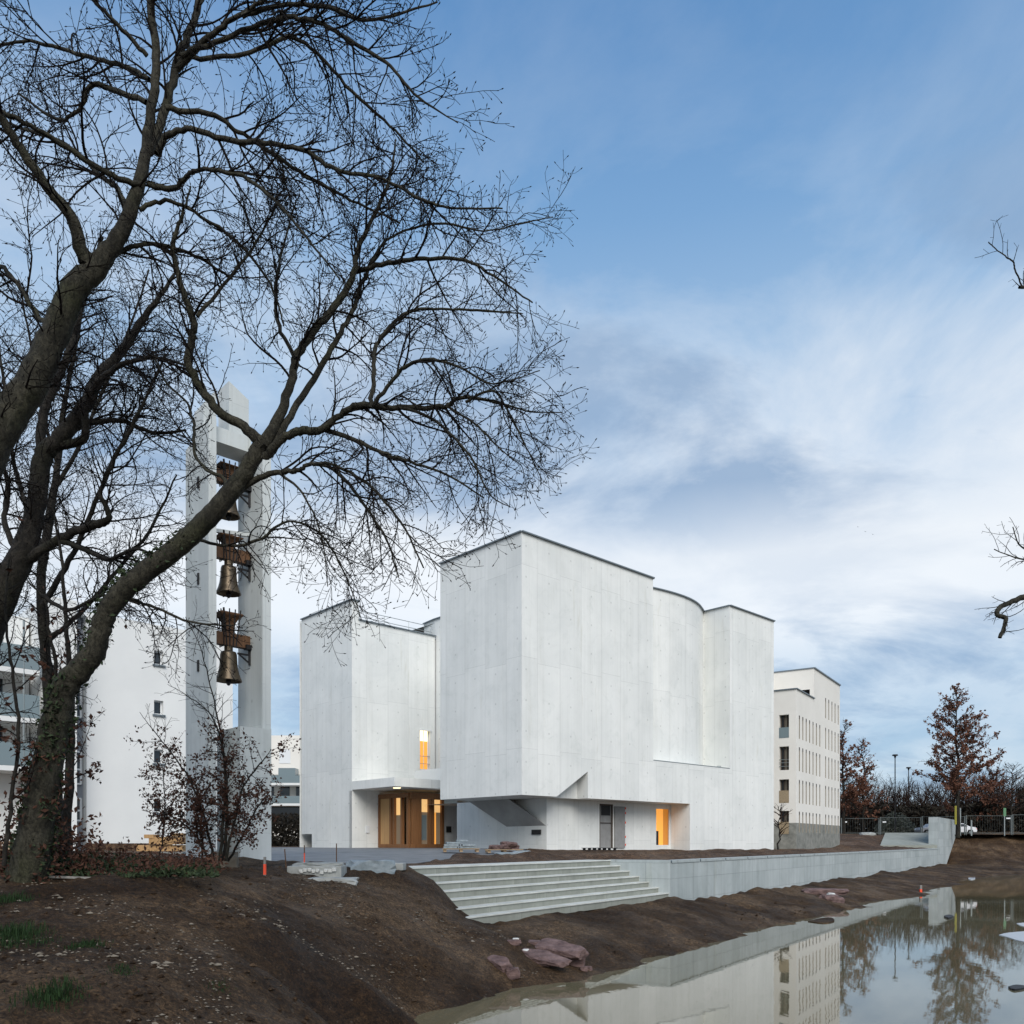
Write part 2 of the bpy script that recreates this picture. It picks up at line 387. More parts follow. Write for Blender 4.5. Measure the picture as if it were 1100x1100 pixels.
def mk_soil(name, c0, c1, c2, gsc=1):
    m = mat(name, c1, .93, .18); t = NT(m); v = t.coord('Object')
    a = t.noise(v, .35 * gsc, 6, .6, .5); b = t.noise(v, 4 * gsc, 8, .7, .3); f = t.noise(v, 28 * gsc, 5, .75)
    c = t.ramp(a, [(.36, c0), (.5, c1), (.62, c2)])
    c = t.mix(.85, c, t.ramp(b, [(.3, g(.5)), (.52, g(1)), (.7, g(1.5, (1, .98, .92)))]), 'MULTIPLY')
    c = t.mix(.9, c, t.ramp(f, [(.32, g(.3)), (.52, g(1)), (.72, g(2.2, (1, .97, .9)))]), 'MULTIPLY')
    md = t.noise(v, 11 * gsc, 6, .78, .6)
    c = t.mix(.9, c, t.ramp(md, [(.36, g(.42)), (.5, g(1)), (.64, g(1.75, (1, .98, .93)))]), 'MULTIPLY')
    vo = t.n('ShaderNodeTexVoronoi'); t.l(v, vo.inputs['Vector']); vo.inputs['Scale'].default_value = 9 * gsc
    peb = t.math('MULTIPLY', t.math('LESS_THAN', vo.outputs['Distance'], .2), t.math('GREATER_THAN', t.noise(v, 2.2 * gsc, 4, .6), .52))
    c = t.mix(t.math('MULTIPLY', peb, .35), c, (.16, .13, .1))
    t.col(c)
    h = t.math('ADD', t.math('ADD', t.math('MULTIPLY', b, .9), t.math('MULTIPLY', f, .35)), t.math('MULTIPLY', md, .8))
    t.bump(h, 1.0, .11)
    wet = t.ramp(t.noise(v, .8, 4, .6), [(.4, g(.62)), (.65, g(.97))]); t.l(wet, t.b.inputs['Roughness'])
    return m
M['soil'] = mk_soil('dark soil', (.034, .019, .0095), (.062, .037, .0195), (.12, .078, .046))
M['terrace_soil'] = mk_soil('brown soil', (.06, .036, .022), (.095, .058, .037), (.13, .083, .053), .7)
M['gravel'] = vari('wet asphalt gravel', (.09, .1, .11), (.19, .2, .21), 1.2, .55, .3, .01)
m = mat('pond water', (.095, .085, .05), .02, .9); t = NT(m); m.node_tree.nodes['Principled BSDF'].inputs['IOR'].default_value = 1.5
v = t.coord('Object', (1, .35, 1))
t.col(t.ramp(t.noise(v, .12, 4, .5), [(.35, (.125, .108, .062)), (.65, (.17, .15, .092))]))
t.bump(t.math('ADD', t.noise(v, 1.2, 3, .5), t.math('MULTIPLY', t.noise(v, 7, 3, .5), .3)), .09, .02)
M['water'] = m
M['foam'] = mat('thin white ice', (.42, .44, .46), .4, .5)

# ------------------------------------------------------------------ the lie of the land
P1 = Vector((6.15, 31.9)); WD = Vector((.574, .819)); NB = Vector((-.819, .574))   # wall start, along wall, away from water
WTOP, CH = 2.46, 2.74
def sq(x, y):
    d = Vector((x, y)) - P1; return d.dot(WD), d.dot(NB)
def fsq(s, q):
    p = P1 + WD * s + NB * q; return p.x, p.y
def sm(t): t = max(0, min(1, t)); return t * t * (3 - 2 * t)
def smv(t): t = np.clip(t, 0, 1); return t * t * (3 - 2 * t)
ctl = []
def cp(px, py, Y): p = P(px, py, Y); ctl.append(tuple(p))
for a in ((0, 1100, 7), (0, 1000, 9.7), (0, 945, 13), (150, 942, 13.6), (150, 1050, 8.6), (300, 1100, 9.2), (300, 1000, 13), (290, 942, 18.5), (200, 945, 15.5), (-300, 1000, 9.5), (-300, 950, 13),
          (400, 1060, 13.2), (380, 965, 18.3), (430, 1010, 17.2), (470, 1010, 18.2), (560, 1010, 20.4), (300, 1050, 11.0), (560, 1035, 19.0), (640, 1010, 22.2), (700, 992, 26), (800, 972, 34.5), (900, 956, 45.5),
          (430, 935, 22.2), (350, 930, 22.2), (290, 932, 21.0), (-100, 930, 18), (150, 931, 18)): cp(*a)
SH = [(437, 1098), (478, 1083), (533, 1067), (560, 1062), (620, 1050), (660, 1041), (700, 1030), (760, 1014), (820, 997), (894, 982), (942, 968), (1016, 953), (1041, 945), (1074, 940.5), (1100, 940), (1160, 940)]
for px, py in SH:
    Y = EYE * F / (py - HZ); cp(px, py, Y)
    X = (px - 550) / F * Y; ctl.append((X + 1.2, Y - 2.2, -.55)); ctl.append((X + 5, Y - 8, -.9))
ctl += [(-.2, 10, -.3), (0, 6, -.1), (3, 4, -.4), (0, 0, 1.3), (-3, 2, 1.6), (6, 0, -.5), (20, 10, -.9), (-12, 4, 1.9), (-20, 12, 2.5), (-25, 20, 2.55), (60, 40, -.9), (90, 60, -.9), (40, 20, -.9), (-2.6, 12.0, .25), (-1.4, 8, .35)]
for s_ in (0, 10, 25, 40, 55, 70, 78): ctl.append((*fsq(s_, 0), 1.0 - .004 * s_)); ctl.append((*fsq(s_, 3), 1.05 - .004 * s_))
for s_ in (-1.5, -4, -7, -10, -11.8): ctl.append((*fsq(s_, -.1), .98)); ctl.append((*fsq(s_, .6), .98))
for q_, z_ in ((0, 1.15), (.85, 1.72), (1.65, 2.25), (2.45, 2.56), (3.7, 2.62)): ctl.append((*fsq(-12.45, q_), z_)); ctl.append((*fsq(-13.6, q_), z_ + .22 if z_ < 2.5 else 2.56))
for x_ in (52, 60, 75, 95): ctl.append((x_, 95, .75)); ctl.append((x_, 91, .55)); ctl.append((x_ - 0, 98.2, 2.4)); ctl.append((x_, 101.5, 4.05)); ctl.append((x_, 108, 4.1))
C = np.array(ctl)
def tps_fit(C):
    n = len(C); d = np.hypot(C[:, 0][:, None] - C[:, 0], C[:, 1][:, None] - C[:, 1])
    K = d + np.eye(n) * .02                      # linear kernel: little overshoot
    A = np.zeros((n + 3, n + 3)); A[:n, :n] = K; A[:n, n] = 1; A[:n, n + 1:] = C[:, :2]; A[n:, :n] = A[:n, n:].T
    return np.linalg.solve(A, np.append(C[:, 2], [0, 0, 0]))
CW = tps_fit(C)
def tps(X, Y):
    sh = X.shape; X = X.ravel(); Y = Y.ravel(); out = CW[-3] + CW[-2] * X + CW[-1] * Y
    for i in range(len(C)): out = out + CW[i] * np.hypot(X - C[i, 0], Y - C[i, 1])
    return out.reshape(sh)
def nz(x, y, sc, seed=0): return noise.noise(Vector((x * sc, y * sc, seed)))
def low_rough(x, y, dist):
    a = .06 + .004 * min(dist, 30)
    v = nz(x, y, .55, 1) * .11 + nz(x, y, 1.6, 2) * .075 + nz(x, y, 4.2, 3) * .045
    s_, q_ = (x - P1.x) * WD.x + (y - P1.y) * WD.y, (x - P1.x) * NB.x + (y - P1.y) * NB.y
    if s_ > -16 and q_ < 1: v += nz(s_ * 1.5 + q_ * .5, q_ * .12, 1, 6) * .07 * (1 + max(0, s_) * .02)
    if dist < 45: v += nz(x, y, 9, 4) * .035 + nz(x, y, 19, 5) * .018
    return v
def low_z(x, y):
    z = float(tps(np.array([x]), np.array([y]))[0])
    s, q = sq(x, y)
    return z + low_rough(x, y, math.hypot(x, y)) * (1 if z > -.2 else .5)
def ter_base(X, Y):
    d0 = X - P1.x; d1 = Y - P1.y
    q = d0 * NB.x + d1 * NB.y
    z = WTOP - .015 + .295 * np.clip((q - 3.7) / 9, 0, 1)
    px = 550 + F * X / np.maximum(Y, 1)
    z = z + 1.4 * smv((Y - 88) / 10) * smv((px - 700) / 140)
    z = z + 1.1 * smv((Y - 74) / 12) * smv((px - 880) / 20) * (1 - smv((px - 925) / 25)) * (1 - smv((Y - 88) / 10))
    return z
def ter_z(x, y): return float(ter_base(np.array([x]), np.array([y]))[0])

def grid_obj(name, X, Y, Z, keep, mtl, kind='structure'):
    ny, nx = X.shape; vs = np.stack([X, Y, Z], -1).reshape(-1, 3)
    idx = np.arange(nx * ny).reshape(ny, nx)
    f = np.stack([idx[:-1, :-1], idx[:-1, 1:], idx[1:, 1:], idx[1:, :-1]], -1).reshape(-1, 4)
    if keep is not None:
        kf = (keep[:-1, :-1] & keep[:-1, 1:] & keep[1:, 1:] & keep[1:, :-1]).reshape(-1); f = f[kf]
    me = bpy.data.meshes.new(name); me.from_pydata(vs.tolist(), [], f.tolist())
    me.polygons.foreach_set('use_smooth', [True] * len(me.polygons)); me.materials.append(mtl); me.update()
    o = bpy.data.objects.new(name, me); COL.objects.link(o); setp(o, kind=kind); return o
# bank: fan grid, fine near the camera
ys = [2.0]
while ys[-1] < 112: ys.append(ys[-1] * 1.0115 + .004)
ys = np.array(ys); ts = np.linspace(-1.5, 1.25, 430)
YY, TT = np.meshgrid(ys, ts, indexing='ij'); XX = TT * (YY + 1.5)
ZZ = tps(XX, YY)
d0 = XX - P1.x; d1 = YY - P1.y; S_ = d0 * WD.x + d1 * WD.y; Q_ = d0 * NB.x + d1 * NB.y
rg = np.array([[low_rough(XX[i, j], YY[i, j], YY[i, j]) for j in range(XX.shape[1])] for i in range(XX.shape[0])])
ZZ = ZZ + rg * np.where(ZZ > -.2, 1, .5)
under = ((Q_ > .35) & (S_ > -12.1) & (S_ < 79)) | ((Q_ > 4.2) & (S_ <= -12.1) & (YY > 23.5))
ZZ = np.where(under, np.minimum(ZZ, .2 + (S_ <= -12.1) * 2.2), ZZ)
grid_obj('soil_bank', XX, YY, ZZ, None, M['soil'])
# terrace: grid aligned with the wall
sv = np.concatenate([np.arange(-70, -26, 1.5), np.arange(-26, 20, .25), np.arange(20, 79, .8)]); qv = np.concatenate([np.arange(.28, 24, .22), np.arange(24, 60, 1.2), np.arange(60, 420, 12)])
QQ, SS = np.meshgrid(qv, sv, indexing='ij')
TX = P1.x + WD.x * SS + NB.x * QQ; TY = P1.y + WD.y * SS + NB.y * QQ
TZ = ter_base(TX, TY)
trg = np.array([[max(0, nz(TX[i, j], TY[i, j], .5, 9) + .1) * .10 + nz(TX[i, j], TY[i, j], 2.3, 8) * .035 for j in range(TX.shape[1])] for i in range(TX.shape[0])])
q0_ = 3.5 - 3 * smv((SS - .4) / 3)
berm = smv((QQ - q0_ - .3) / .8) * (1 - smv((QQ - q0_ - 4) / 3.5)) * smv((SS + 11) / 2.5)
apr = [P(284, 0, 21.9), P(360, 0, 22.9), P(452, 0, 26.5), P(490, 0, 31), P(560, 0, 39), P(570, 0, 50), P(500, 0, 60), P(300, 0, 62), P(180, 0, 50), P(210, 0, 30)]
def in_poly(X, Y, pl):
    c = np.zeros(X.shape, bool); n = len(pl)
    for i in range(n):
        a, b = pl[i], pl[(i + 1) % n]
        hit = ((a.y > Y) != (b.y > Y)) & (X < (b.x - a.x) * (Y - a.y) / (b.y - a.y + 1e-9) + a.x); c ^= hit
    return c
inap = in_poly(TX, TY, apr)
TZ0 = TZ.copy()
TZ = TZ + np.where(inap, -.06, trg * smv((QQ - q0_) / .6) * (TX > -14) + berm * (.06 + .2 * np.clip(trg * 9, 0, 1)))
grid_obj('terrace_ground', TX, TY, TZ, ((SS > -.12 * QQ + .12) | (QQ > 3.1)) & ((SS > -12.6) | (TY > 21.5)), M['terrace_soil'])
grid_obj('asphalt_path', TX, TY, TZ0 + .03, inap, M['gravel'])
# ground beyond the wall end and out to the horizon
ax = np.concatenate([np.arange(-420, 60, 20), np.arange(60, 900, 30)]); ay = np.concatenate([np.arange(100, 130, 4), np.arange(130, 2500, 60)])
AY, AX = np.meshgrid(ay, ax, indexing='ij')
grid_obj('far_ground', AX, AY, 4.04 + 0 * AX - 1.35 * (1 - smv((550 + F * AX / AY - 690) / 150)), None, M['terrace_soil'])
mb = MB(); mb.poly([(-2500, -1500, -1.3), (2500, -1500, -1.3), (2500, 3000, -1.3), (-2500, 3000, -1.3)]); setp(mb.build('ground', M['terrace_soil']), kind='structure')
mb = MB(); mb.poly([(-6, 1, 0), (140, 1, 0), (140, 98, 0), (30, 98, 0), (-6, 24, 0)]); setp(mb.build('pond_water', M['water']), kind='structure')
# asphalt apron in front of the entrance
# ------------------------------------------------------------------ church
ch = Fr(560.4, 43.7, 1.0737)
TOP = ch.z(571.3, 0, 0); SOF = 5.69; LEDGE = 8.28; GB = 2.45
church = thing('church', 'large white concrete church with blank folded walls and a deep cut out ground floor', 'church', ch.w(12, 8, CH))
W = MB()
def cw(p, q, z0, z1, s0=0): W.wall(ch.w(*p), ch.w(*q), z0, z1, s0)
a1, aR, aB, aE = ch.fa(701.5), ch.fa(784), ch.fa(741), ch.fa(831.2)
bL, bW, bWe = ch.fb(473), ch.fb(378), ch.fb(324)
rb = 1.55; aw = 3.46; ap = ch.fa(631.5); an = ch.fa(598); APX = 7.24
# front face with triangular notch, z SOF..LEDGE over the full front, then up in pieces
def fpoly(pts, b=0):
    W.poly([ch.w(a, b, z) for a, z in pts], [(a, z) for a, z in pts])
fpoly([(0, SOF), (an, SOF), (ap, APX), (ap, TOP), (0, TOP)])
fpoly([(ap, SOF), (a1, SOF), (a1, TOP), (ap, TOP)])
fpoly([(a1, SOF), (aB, SOF), (aB, LEDGE), (a1, LEDGE)])
fpoly([(aB, GB), (aR, GB), (aR, LEDGE), (aB, LEDGE)])
fpoly([(aR, GB), (aE, GB), (aE, TOP), (aR, TOP)])
cw((0, 0), (0, bL), SOF, TOP, -bL)
cw((0, bL), (7.2, bL), SOF, TOP); cw((7.2, bL), (7.2, 16.9), LEDGE - 3, TOP, 5)
cw((7.2, 16.9), (7.4, 18.5), GB, TOP)
cw((aE, 0), (aE, 24), GB, TOP); cw((aE, 24), (0, 24), GB, TOP)
# recess with the curved wall
cur = [(a1, 1.62), (12.6, 1.3), (13.7, 1.1), (14.9, .98), (16.1, .97), (17.2, 1.1), (18.2, 1.36), (19.2, 1.76), (aR, 2.18)]
def cr(pts, k=4):
    out = []
    for i in range(len(pts) - 1):
        p0, p1, p2, p3 = pts[max(i - 1, 0)], pts[i], pts[i + 1], pts[min(i + 2, len(pts) - 1)]
        for j in range(k):
            t = j / k; out.append(tuple(.5 * (2 * p1[x] + (p2[x] - p0[x]) * t + (2 * p0[x] - 5 * p1[x] + 4 * p2[x] - p3[x]) * t * t + (3 * p1[x] - p0[x] - 3 * p2[x] + p3[x]) * t ** 3) for x in range(len(p1))))
    return out + [tuple(pts[-1])]
cur = cr(cur)
s_ = 12
for i in range(len(cur) - 1):
    cw(cur[i], cur[i + 1], LEDGE, TOP, s_); s_ += math.dist(cur[i], cur[i + 1])
cw((a1, 0), (a1, 1.62), LEDGE, TOP, 3); cw((aR, 2.18), (aR, 0), LEDGE, TOP, 9)
W.poly([ch.w(*p, LEDGE) for p in [(a1, 0), (aR, 0)] + cur[::-1]])
# ground floor recess under the overhang
tri = [(an, SOF), (ap, SOF), (ap, APX)]
zd = SOF + .02
dox0, dox1 = 8.07, 9.35; orx0, orx1 = 13.7, aB - .05
facade(W, ch, (aw, rb), (aB, rb), GB, SOF + .0, [(dox0 - aw, dox1 - aw, CH + .03, 5.52), (orx0 - aw, orx1 - aw, 2.9, 5.37)], .18, 2)
cw((aB, 0), (aB, rb), GB, SOF)
cw((aw, rb), (aw, 9.7), GB, SOF, -3); pass

# soffits
nb = .85   # the notch is cut back this far
W.poly([ch.w(*p, SOF) for p in ((0, 0), (an, 0), (an, nb), (ap, nb), (ap, 0), (aB, 0), (aB, rb), (aw, rb), (aw, bL), (0, bL))])
W.poly([ch.w(an, 0, SOF), ch.w(an, nb, SOF), ch.w(ap, nb, APX), ch.w(ap, 0, APX)])
W.poly([ch.w(ap, 0, SOF), ch.w(ap, nb, SOF), ch.w(ap, nb, APX), ch.w(ap, 0, APX)], [(0, SOF), (nb, SOF), (nb, APX), (0, APX)])
W.poly([ch.w(a, nb, z) for a, z in tri], [(a, z) for a, z in tri])
W.poly([ch.w(*p, SOF) for p in ((aw, rb), (aw, 13.2), (7.2, 13.2), (7.2, rb))])
# left wing
bN = ch.fb(335)
facade(W, ch, (0, bW), (7.11, bW), GB, TOP - 1.28, [(.0, 2.2626, GB, 6.67), (2.2626, 5.0, GB, 6.49), (5.75, 6.66, 8.45, 11.4)], .35)
W.poly([ch.w(0, bW, TOP - 1.28), ch.w(.54, bW, TOP - 1.28), ch.w(.54, bW, TOP), ch.w(0, bW, TOP)], [(0, 18), (.54, 18), (.54, 19), (0, 19)])
cw((.54, bW), (.54, bW + 5), TOP - 1.28, TOP)
W.poly([ch.w(0, b, z) for b, z in ((bW, GB), (bN, GB), (bN, 3.75), (bWe, 3.75), (bWe, TOP), (bW, TOP))], [(-b, z) for b, z in ((bW, GB), (bN, GB), (bN, 3.75), (bWe, 3.75), (bWe, TOP), (bW, TOP))])
cw((0, bWe), (7, bWe), 3.75, TOP); cw((0, bN), (7, bN), GB, 3.75); W.poly([ch.w(*p, 3.75) for p in ((0, bN), (0, bWe), (7, bWe), (7, bN))])
cw((0, bW), (0, bW), GB, 4)
cw((.0, bW + .01), (2.2626, bW + .01), GB, 6.67)           # back of porch, set just behind
cw((6.35, 13.23), (5.02, 13.23), GB, 6.49); cw((aw, 9.7), (6.35, 9.7), GB, SOF)
W.build('wall', M['white_concrete'], church)
R = MB()
R.poly([ch.w(*p, TOP - .25) for p in [(0, 0), (a1, 0)] + cur + [(aR, 0), (aE, 0), (aE, 24), (7.2, 24), (7.2, bL), (0, bL)]])
R.poly([ch.w(*p, TOP - 1.5) for p in ((0, bW), (7.2, bW), (7.2, bWe), (0, bWe))])
R.build('roof', M['rough_concrete'], church)
K = MB()
def cop(pts, z, h=.065, w=.2):
    for i in range(len(pts) - 1):
        K.bar(ch.w(*pts[i], z + h / 2 - .01), ch.w(*pts[i + 1], z + h / 2 - .01), w, h)
def copo(pts, z, off=.0): cop(pts, z)
cop([(-.03, bL), (-.03, -.03), (a1 + .03, -.03), (a1 + .03, 1.6)], TOP); cop([(p[0], p[1] - .03) for p in cur], TOP)
cop([(aR - .03, 2.1), (aR - .03, -.03), (aE + .03, -.03), (aE + .03, 10)], TOP)
K.build('roof_coping', M['coping'], church); K = MB()
cop([(-.03, bWe), (-.03, bW - .03), (.57, bW - .03), (.57, bWe)], TOP); cop([(.5, bW - .03), (7.15, bW - .03)], TOP - 1.28)
cop([(7.17, 15.5), (7.17, 16.9), (7.37, 18.5)], TOP)
K.build('roof_coping', M['coping'], church)
rl = MB()
zr = TOP - 1.28
for h in (.82, .4): rl.bar(ch.w(.6, bW + .5, zr + h), ch.w(7.2, bW + .5, zr + h), .035)
for a in (.9, 3.0, 5.1, 7.0): rl.bar(ch.w(a, bW + .5, zr - .3), ch.w(a, bW + .5, zr + .82), .035)
rl.bar(ch.w(1.6, bW + .5, zr + .2), ch.w(2.4, bW + 1.2, zr + .5), .04)
rl.build('roof_railing', M['steel'], church)
# sloped chute under the corner
S = MB()
L1, L2, U1, U2 = ch.w(aw + .0, 4.95, 4.1), ch.w(aw + .0, 1.6, 4.12), ch.w(aw - .95, 7.4, SOF), ch.w(aw - .95, 3.75, SOF)
U1b, U2b = ch.w(aw, 7.9, SOF), ch.w(aw, 4.35, SOF)
S.poly([L1, L2, U2, U1]); S.poly([L2, U2, U2b]); S.poly([L1, U1, U1b])
S.build('sloped_soffit', M['soffit_shade'], church)
# canopy
cb_ = 11.75; cn = MB()
cn.prism([ch.w(*p) for p in ((0, bW - .0), (-.0, cb_), (aw - .003, cb_), (5.2, cb_), (5.2, bW - .003))][0:1] + [ch.w(0.003, cb_), ch.w(6.9, cb_), ch.w(6.9, bW - .004), ch.w(.003, bW - .004)][0:] if False else [ch.w(.003, cb_), ch.w(6.9, cb_), ch.w(6.9, bW - .004), ch.w(.003, bW - .004)], 6.73, 7.3)
cn.build('canopy', M['white_concrete'], church)
lb = MB(); lb.prism([ch.w(5.23, 13.6), ch.w(5.5, 13.6), ch.w(5.5, bW - .01), ch.w(5.23, bW - .01)], 7.31, 8.33)
lb.prism([ch.w(5.5, 13.6), ch.w(7.1, 13.6), ch.w(7.1, 13.8), ch.w(5.5, 13.8)], 7.31, 8.33)
lb.build('terrace_parapet', M['render_white'], church)
# tall lit window on the wing
w1 = MB(); w1.poly([ch.w(5.75, bW + .34, 8.45), ch.w(6.66, bW + .34, 8.45), ch.w(6.66, bW + .34, 10.6), ch.w(5.75, bW + .34, 10.6)])
win = w1.build('window', M['lit_orange'], church)
w2 = MB(); w2.poly([ch.w(5.75, bW + .34, 10.6), ch.w(6.66, bW + .34, 10.6), ch.w(6.66, bW + .34, 11.4), ch.w(5.75, bW + .34, 11.4)]); w2.build('lit_pane', M['lit_bright'], win)
w3 = MB(); w3.bar(ch.w(5.8, bW + .2, 8.45), ch.w(5.8, bW + .2, 11.4), .08); w3.bar(ch.w(6.62, bW + .2, 8.45), ch.w(6.62, bW + .2, 11.4), .08); w3.bar(ch.w(5.7, bW - .05, 11.36), ch.w(6.75, bW - .05, 11.36), .12, .1); w3.bar(ch.w(5.75, bW + .2, 8.48), ch.w(6.66, bW + .2, 8.48), .08)
w3.bar(ch.w(6.25, bW + .25, 8.45), ch.w(6.25, bW + .25, 11.4), .05)
w3.build('frame', M['frame_white'], win)
for z in (8.9, 9.45): w4 = MB(); w4.bar(ch.w(5.75, bW + .05, z), ch.w(6.66, bW + .05, z), .04); w4.build('guard_rail', M['steel'], win)
# entrance: timber box with glazed doors
fz0, fz1 = CH + .06, 6.46
e = MB()
ax_, bx_ = 2.262, 13.23
def post(a, b, w=.16, z0=fz0, z1=fz1): e.prism([ch.w(a - w / 2, b - w / 2), ch.w(a + w / 2, b - w / 2), ch.w(a + w / 2, b + w / 2), ch.w(a - w / 2, b + w / 2)], z0, z1)
for b in (bW - .1, 15.3, 14.9, 14.0, 13.3): post(ax_ - .05, b, .2)
for a in (2.5, 3.02, 3.85, 4.1, 4.95): post(a, bx_ - .08, .2)
e.bar(ch.w(ax_ - .08, bW - .1, fz1 - .14), ch.w(ax_ - .08, bx_ - .1, fz1 - .14), .2, .32); e.bar(ch.w(ax_ - .1, bx_ - .12, fz1 - .18), ch.w(5.02, bx_ - .12, fz1 - .18), .22, .42)
e.bar(ch.w(ax_ - .08, bW - .1, fz0 + .1), ch.w(ax_ - .08, bx_ - .1, fz0 + .1), .2, .25); e.bar(ch.w(ax_ - .1, bx_ - .12, fz0 + .1), ch.w(5.02, bx_ - .12, fz0 + .1), .22, .25)
e.box(ch.w(ax_ + .35, bx_ - .13, (fz0 + fz1) / 2), (.6, .12, fz1 - fz0 - .4), ch.rz())
ent = e.build('door', M['wood'], church)
p_ = MB(); p_.box(ch.w(ax_ - .04, 16.0, (fz0 + fz1) / 2), (.1, 1.1, fz1 - fz0 - .4), ch.rz()); p_.build('timber_panel', M['wood_light'], ent)
gq = MB(); 
def pane(mb, a0, b0, a1_, b1_, z0, z1): mb.poly([ch.w(a0, b0, z0), ch.w(a1_, b1_, z0), ch.w(a1_, b1_, z1), ch.w(a0, b0, z1)])
for A_ in ((3.1, bx_ + .05, 3.85, bx_ + .05, 5.2, 6.15), (4.1, bx_ + .05, 4.95, bx_ + .05, 5.2, 6.15), (ax_ + .02, 14.9, ax_ + .02, 14.3, 5.0, 6.2)):
    gq = MB(); pane(gq, *A_); gq.build('lit_glass', M['lit_amber'], ent)
for A_ in ((3.1, bx_ + .05, 3.85, bx_ + .05, fz0, 5.2), (4.1, bx_ + .05, 4.95, bx_ + .05, fz0, 5.2), (ax_ + .02, 14.9, ax_ + .02, 14.0, fz0, 5.0)):
    gq = MB(); pane(gq, *A_); gq.build('lower_glass', M['lit_low'], ent)
gq = MB(); pane(gq, 4.35, bx_ + .03, 4.5, bx_ + .03, fz0 + .2, 5.2); gq.build('lit_glass', M['lit_orange'], ent)
gq = MB(); pane(gq, 3.2, bx_ + .035, 3.7, bx_ + .035, 3.3, 5.0); gq.build('reflecting_glass', M['glass_teal'], ent)
lm = MB(); lm.box(ch.w(.9, cb_ + 1, 6.7), (.35, .35, .06), ch.rz()); lm.build('porch_lamp', M['lit_bright'], church)
# grey service door, orange doorway, plates
dd = MB(); dd.prism([ch.w(dox0, rb + .1), ch.w(dox1, rb + .1), ch.w(dox1, rb + .16), ch.w(dox0, rb + .16)], CH + .03, 5.52)
sdo = dd.build('service_door', M['metal_grey'], church)
dd = MB(); dd.box(ch.w((dox0 + dox1) / 2 + .03, rb + .08, 5.12), (.8, .04, .6), ch.rz()); dd.build('door_window', M['black'], sdo)
dd = MB()
for a in (dox0 + .05, dox1 - .05): dd.bar(ch.w(a, rb + .05, CH), ch.w(a, rb + .05, 5.5), .09)
dd.bar(ch.w(dox0, rb + .07, 4.35), ch.w(dox1, rb + .07, 4.35), .05); dd.bar(ch.w(dox0, rb + .05, 5.47), ch.w(dox1, rb + .05, 5.47), .09); dd.build('door_frame', M['frame_dark'], sdo)
dd = MB(); dd.box(ch.w(9.93, rb - .06, 4.1), (1.0, .06, 2.6), ch.rz()); brd = dd.build('leaning_panel', M['metal_grey'], church)
for z in (5.3, 5.0, 4.4, 3.5, 3.0): dd = MB(); dd.box(ch.w(10.44, rb - .1, z), (.06, .04, .13), ch.rz()); dd.build('red_tape', M['orange_paint'], brd)
q = MB(); q.poly([ch.w(orx0, rb + .17, 2.9), ch.w(14.72, rb + .17, 2.9), ch.w(14.72, rb + .17, 5.37), ch.w(orx0, rb + .17, 5.37)]); od = q.build('lit_doorway', M['lit_orange'], church)
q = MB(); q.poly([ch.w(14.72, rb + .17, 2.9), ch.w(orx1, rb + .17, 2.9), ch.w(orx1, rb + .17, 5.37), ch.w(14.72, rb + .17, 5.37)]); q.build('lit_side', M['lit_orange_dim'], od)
q = MB(); q.box(ch.w(13.95, rb + .14, 3.4), (.42, .04, 1.0), ch.rz()); q.build('cabinet', M['black'], od)
q = MB()
for a in (orx0 + .03, orx1 - .04): q.bar(ch.w(a, rb + .04, 2.9), ch.w(a, rb + .04, 5.37), .07)
q.bar(ch.w(orx0, rb + .04, 2.93), ch.w(orx1, rb + .04, 2.93), .08); q.build('door_frame', M['frame_white'], od)
pl = MB(); pl.box(ch.w(5.55, 13.17, 4.05), (.42, .05, .42), ch.rz()); pl.build('wall_plate', M['black'], church)
pl = MB(); pl.box(ch.w(aw - .05, 2.35, 3.75), (.05, .75, .28), ch.rz()); pl.build('wall_plate', M['black'], church)
pl = MB(); pl.box(ch.w(1.25, bW - .03, 4.05), (.25, .06, .5), ch.rz()); pl.build('door_intercom', M['frame_white'], church)
pl = MB(); pl.bar(ch.w(aR - .6, .5, LEDGE), ch.w(aR - .6, .5, LEDGE + .2), .25); pl.bar(ch.w(a1 + .1, .02, LEDGE + .03), ch.w(aR, .02, LEDGE + .03), .06, .05); pl.build('ledge_flashing', M['steel'], church)

# ------------------------------------------------------------------ bell tower
tw = Fr(224, 23.0, 1.0737)
b1 = tw.fb(199.5, 0); a0 = tw.fa(232.5, 0); ai = tw.fa(282, 0); ao = tw.fa(291, 0)
tower = thing('bell_tower', 'tall open concrete bell tower of two upright slabs behind the leaning tree', 'bell tower', tw.w(ai / 2, b1 / 2, 2.55))
zt = lambda py, a=0, b=0: tw.z(py, a, b)
tm = MB(); tm.prism([tw.w(0, 0), tw.w(a0, 0), tw.w(a0, b1), tw.w(0, b1)], 2.3, [zt(452), zt(448), zt(456), zt(462)]); tm.build('pier', M['tower_concrete'], tower)
tm = MB(); tm.prism([tw.w(ai, 0), tw.w(ao, 0), tw.w(ao, b1), tw.w(ai, b1)], 2.3, [zt(474, ai), zt(478, ai), zt(462, ai), zt(460, ai)]); tm.build('pier', M['tower_concrete'], tower)
tm = MB(); tm.prism([tw.w(a0 * .25, b1 * .3), tw.w(a0 + .2, b1 * .3), tw.w(a0 + .2, b1 * .7), tw.w(a0 * .25, b1 * .7)], zt(470, a0, b1 / 2), [zt(438, 0, b1 / 2), zt(418, 0, b1 / 2), zt(418, 0, b1 / 2), zt(438, 0, b1 / 2)]); tm.build('upper_slab', M['tower_concrete'], tower)
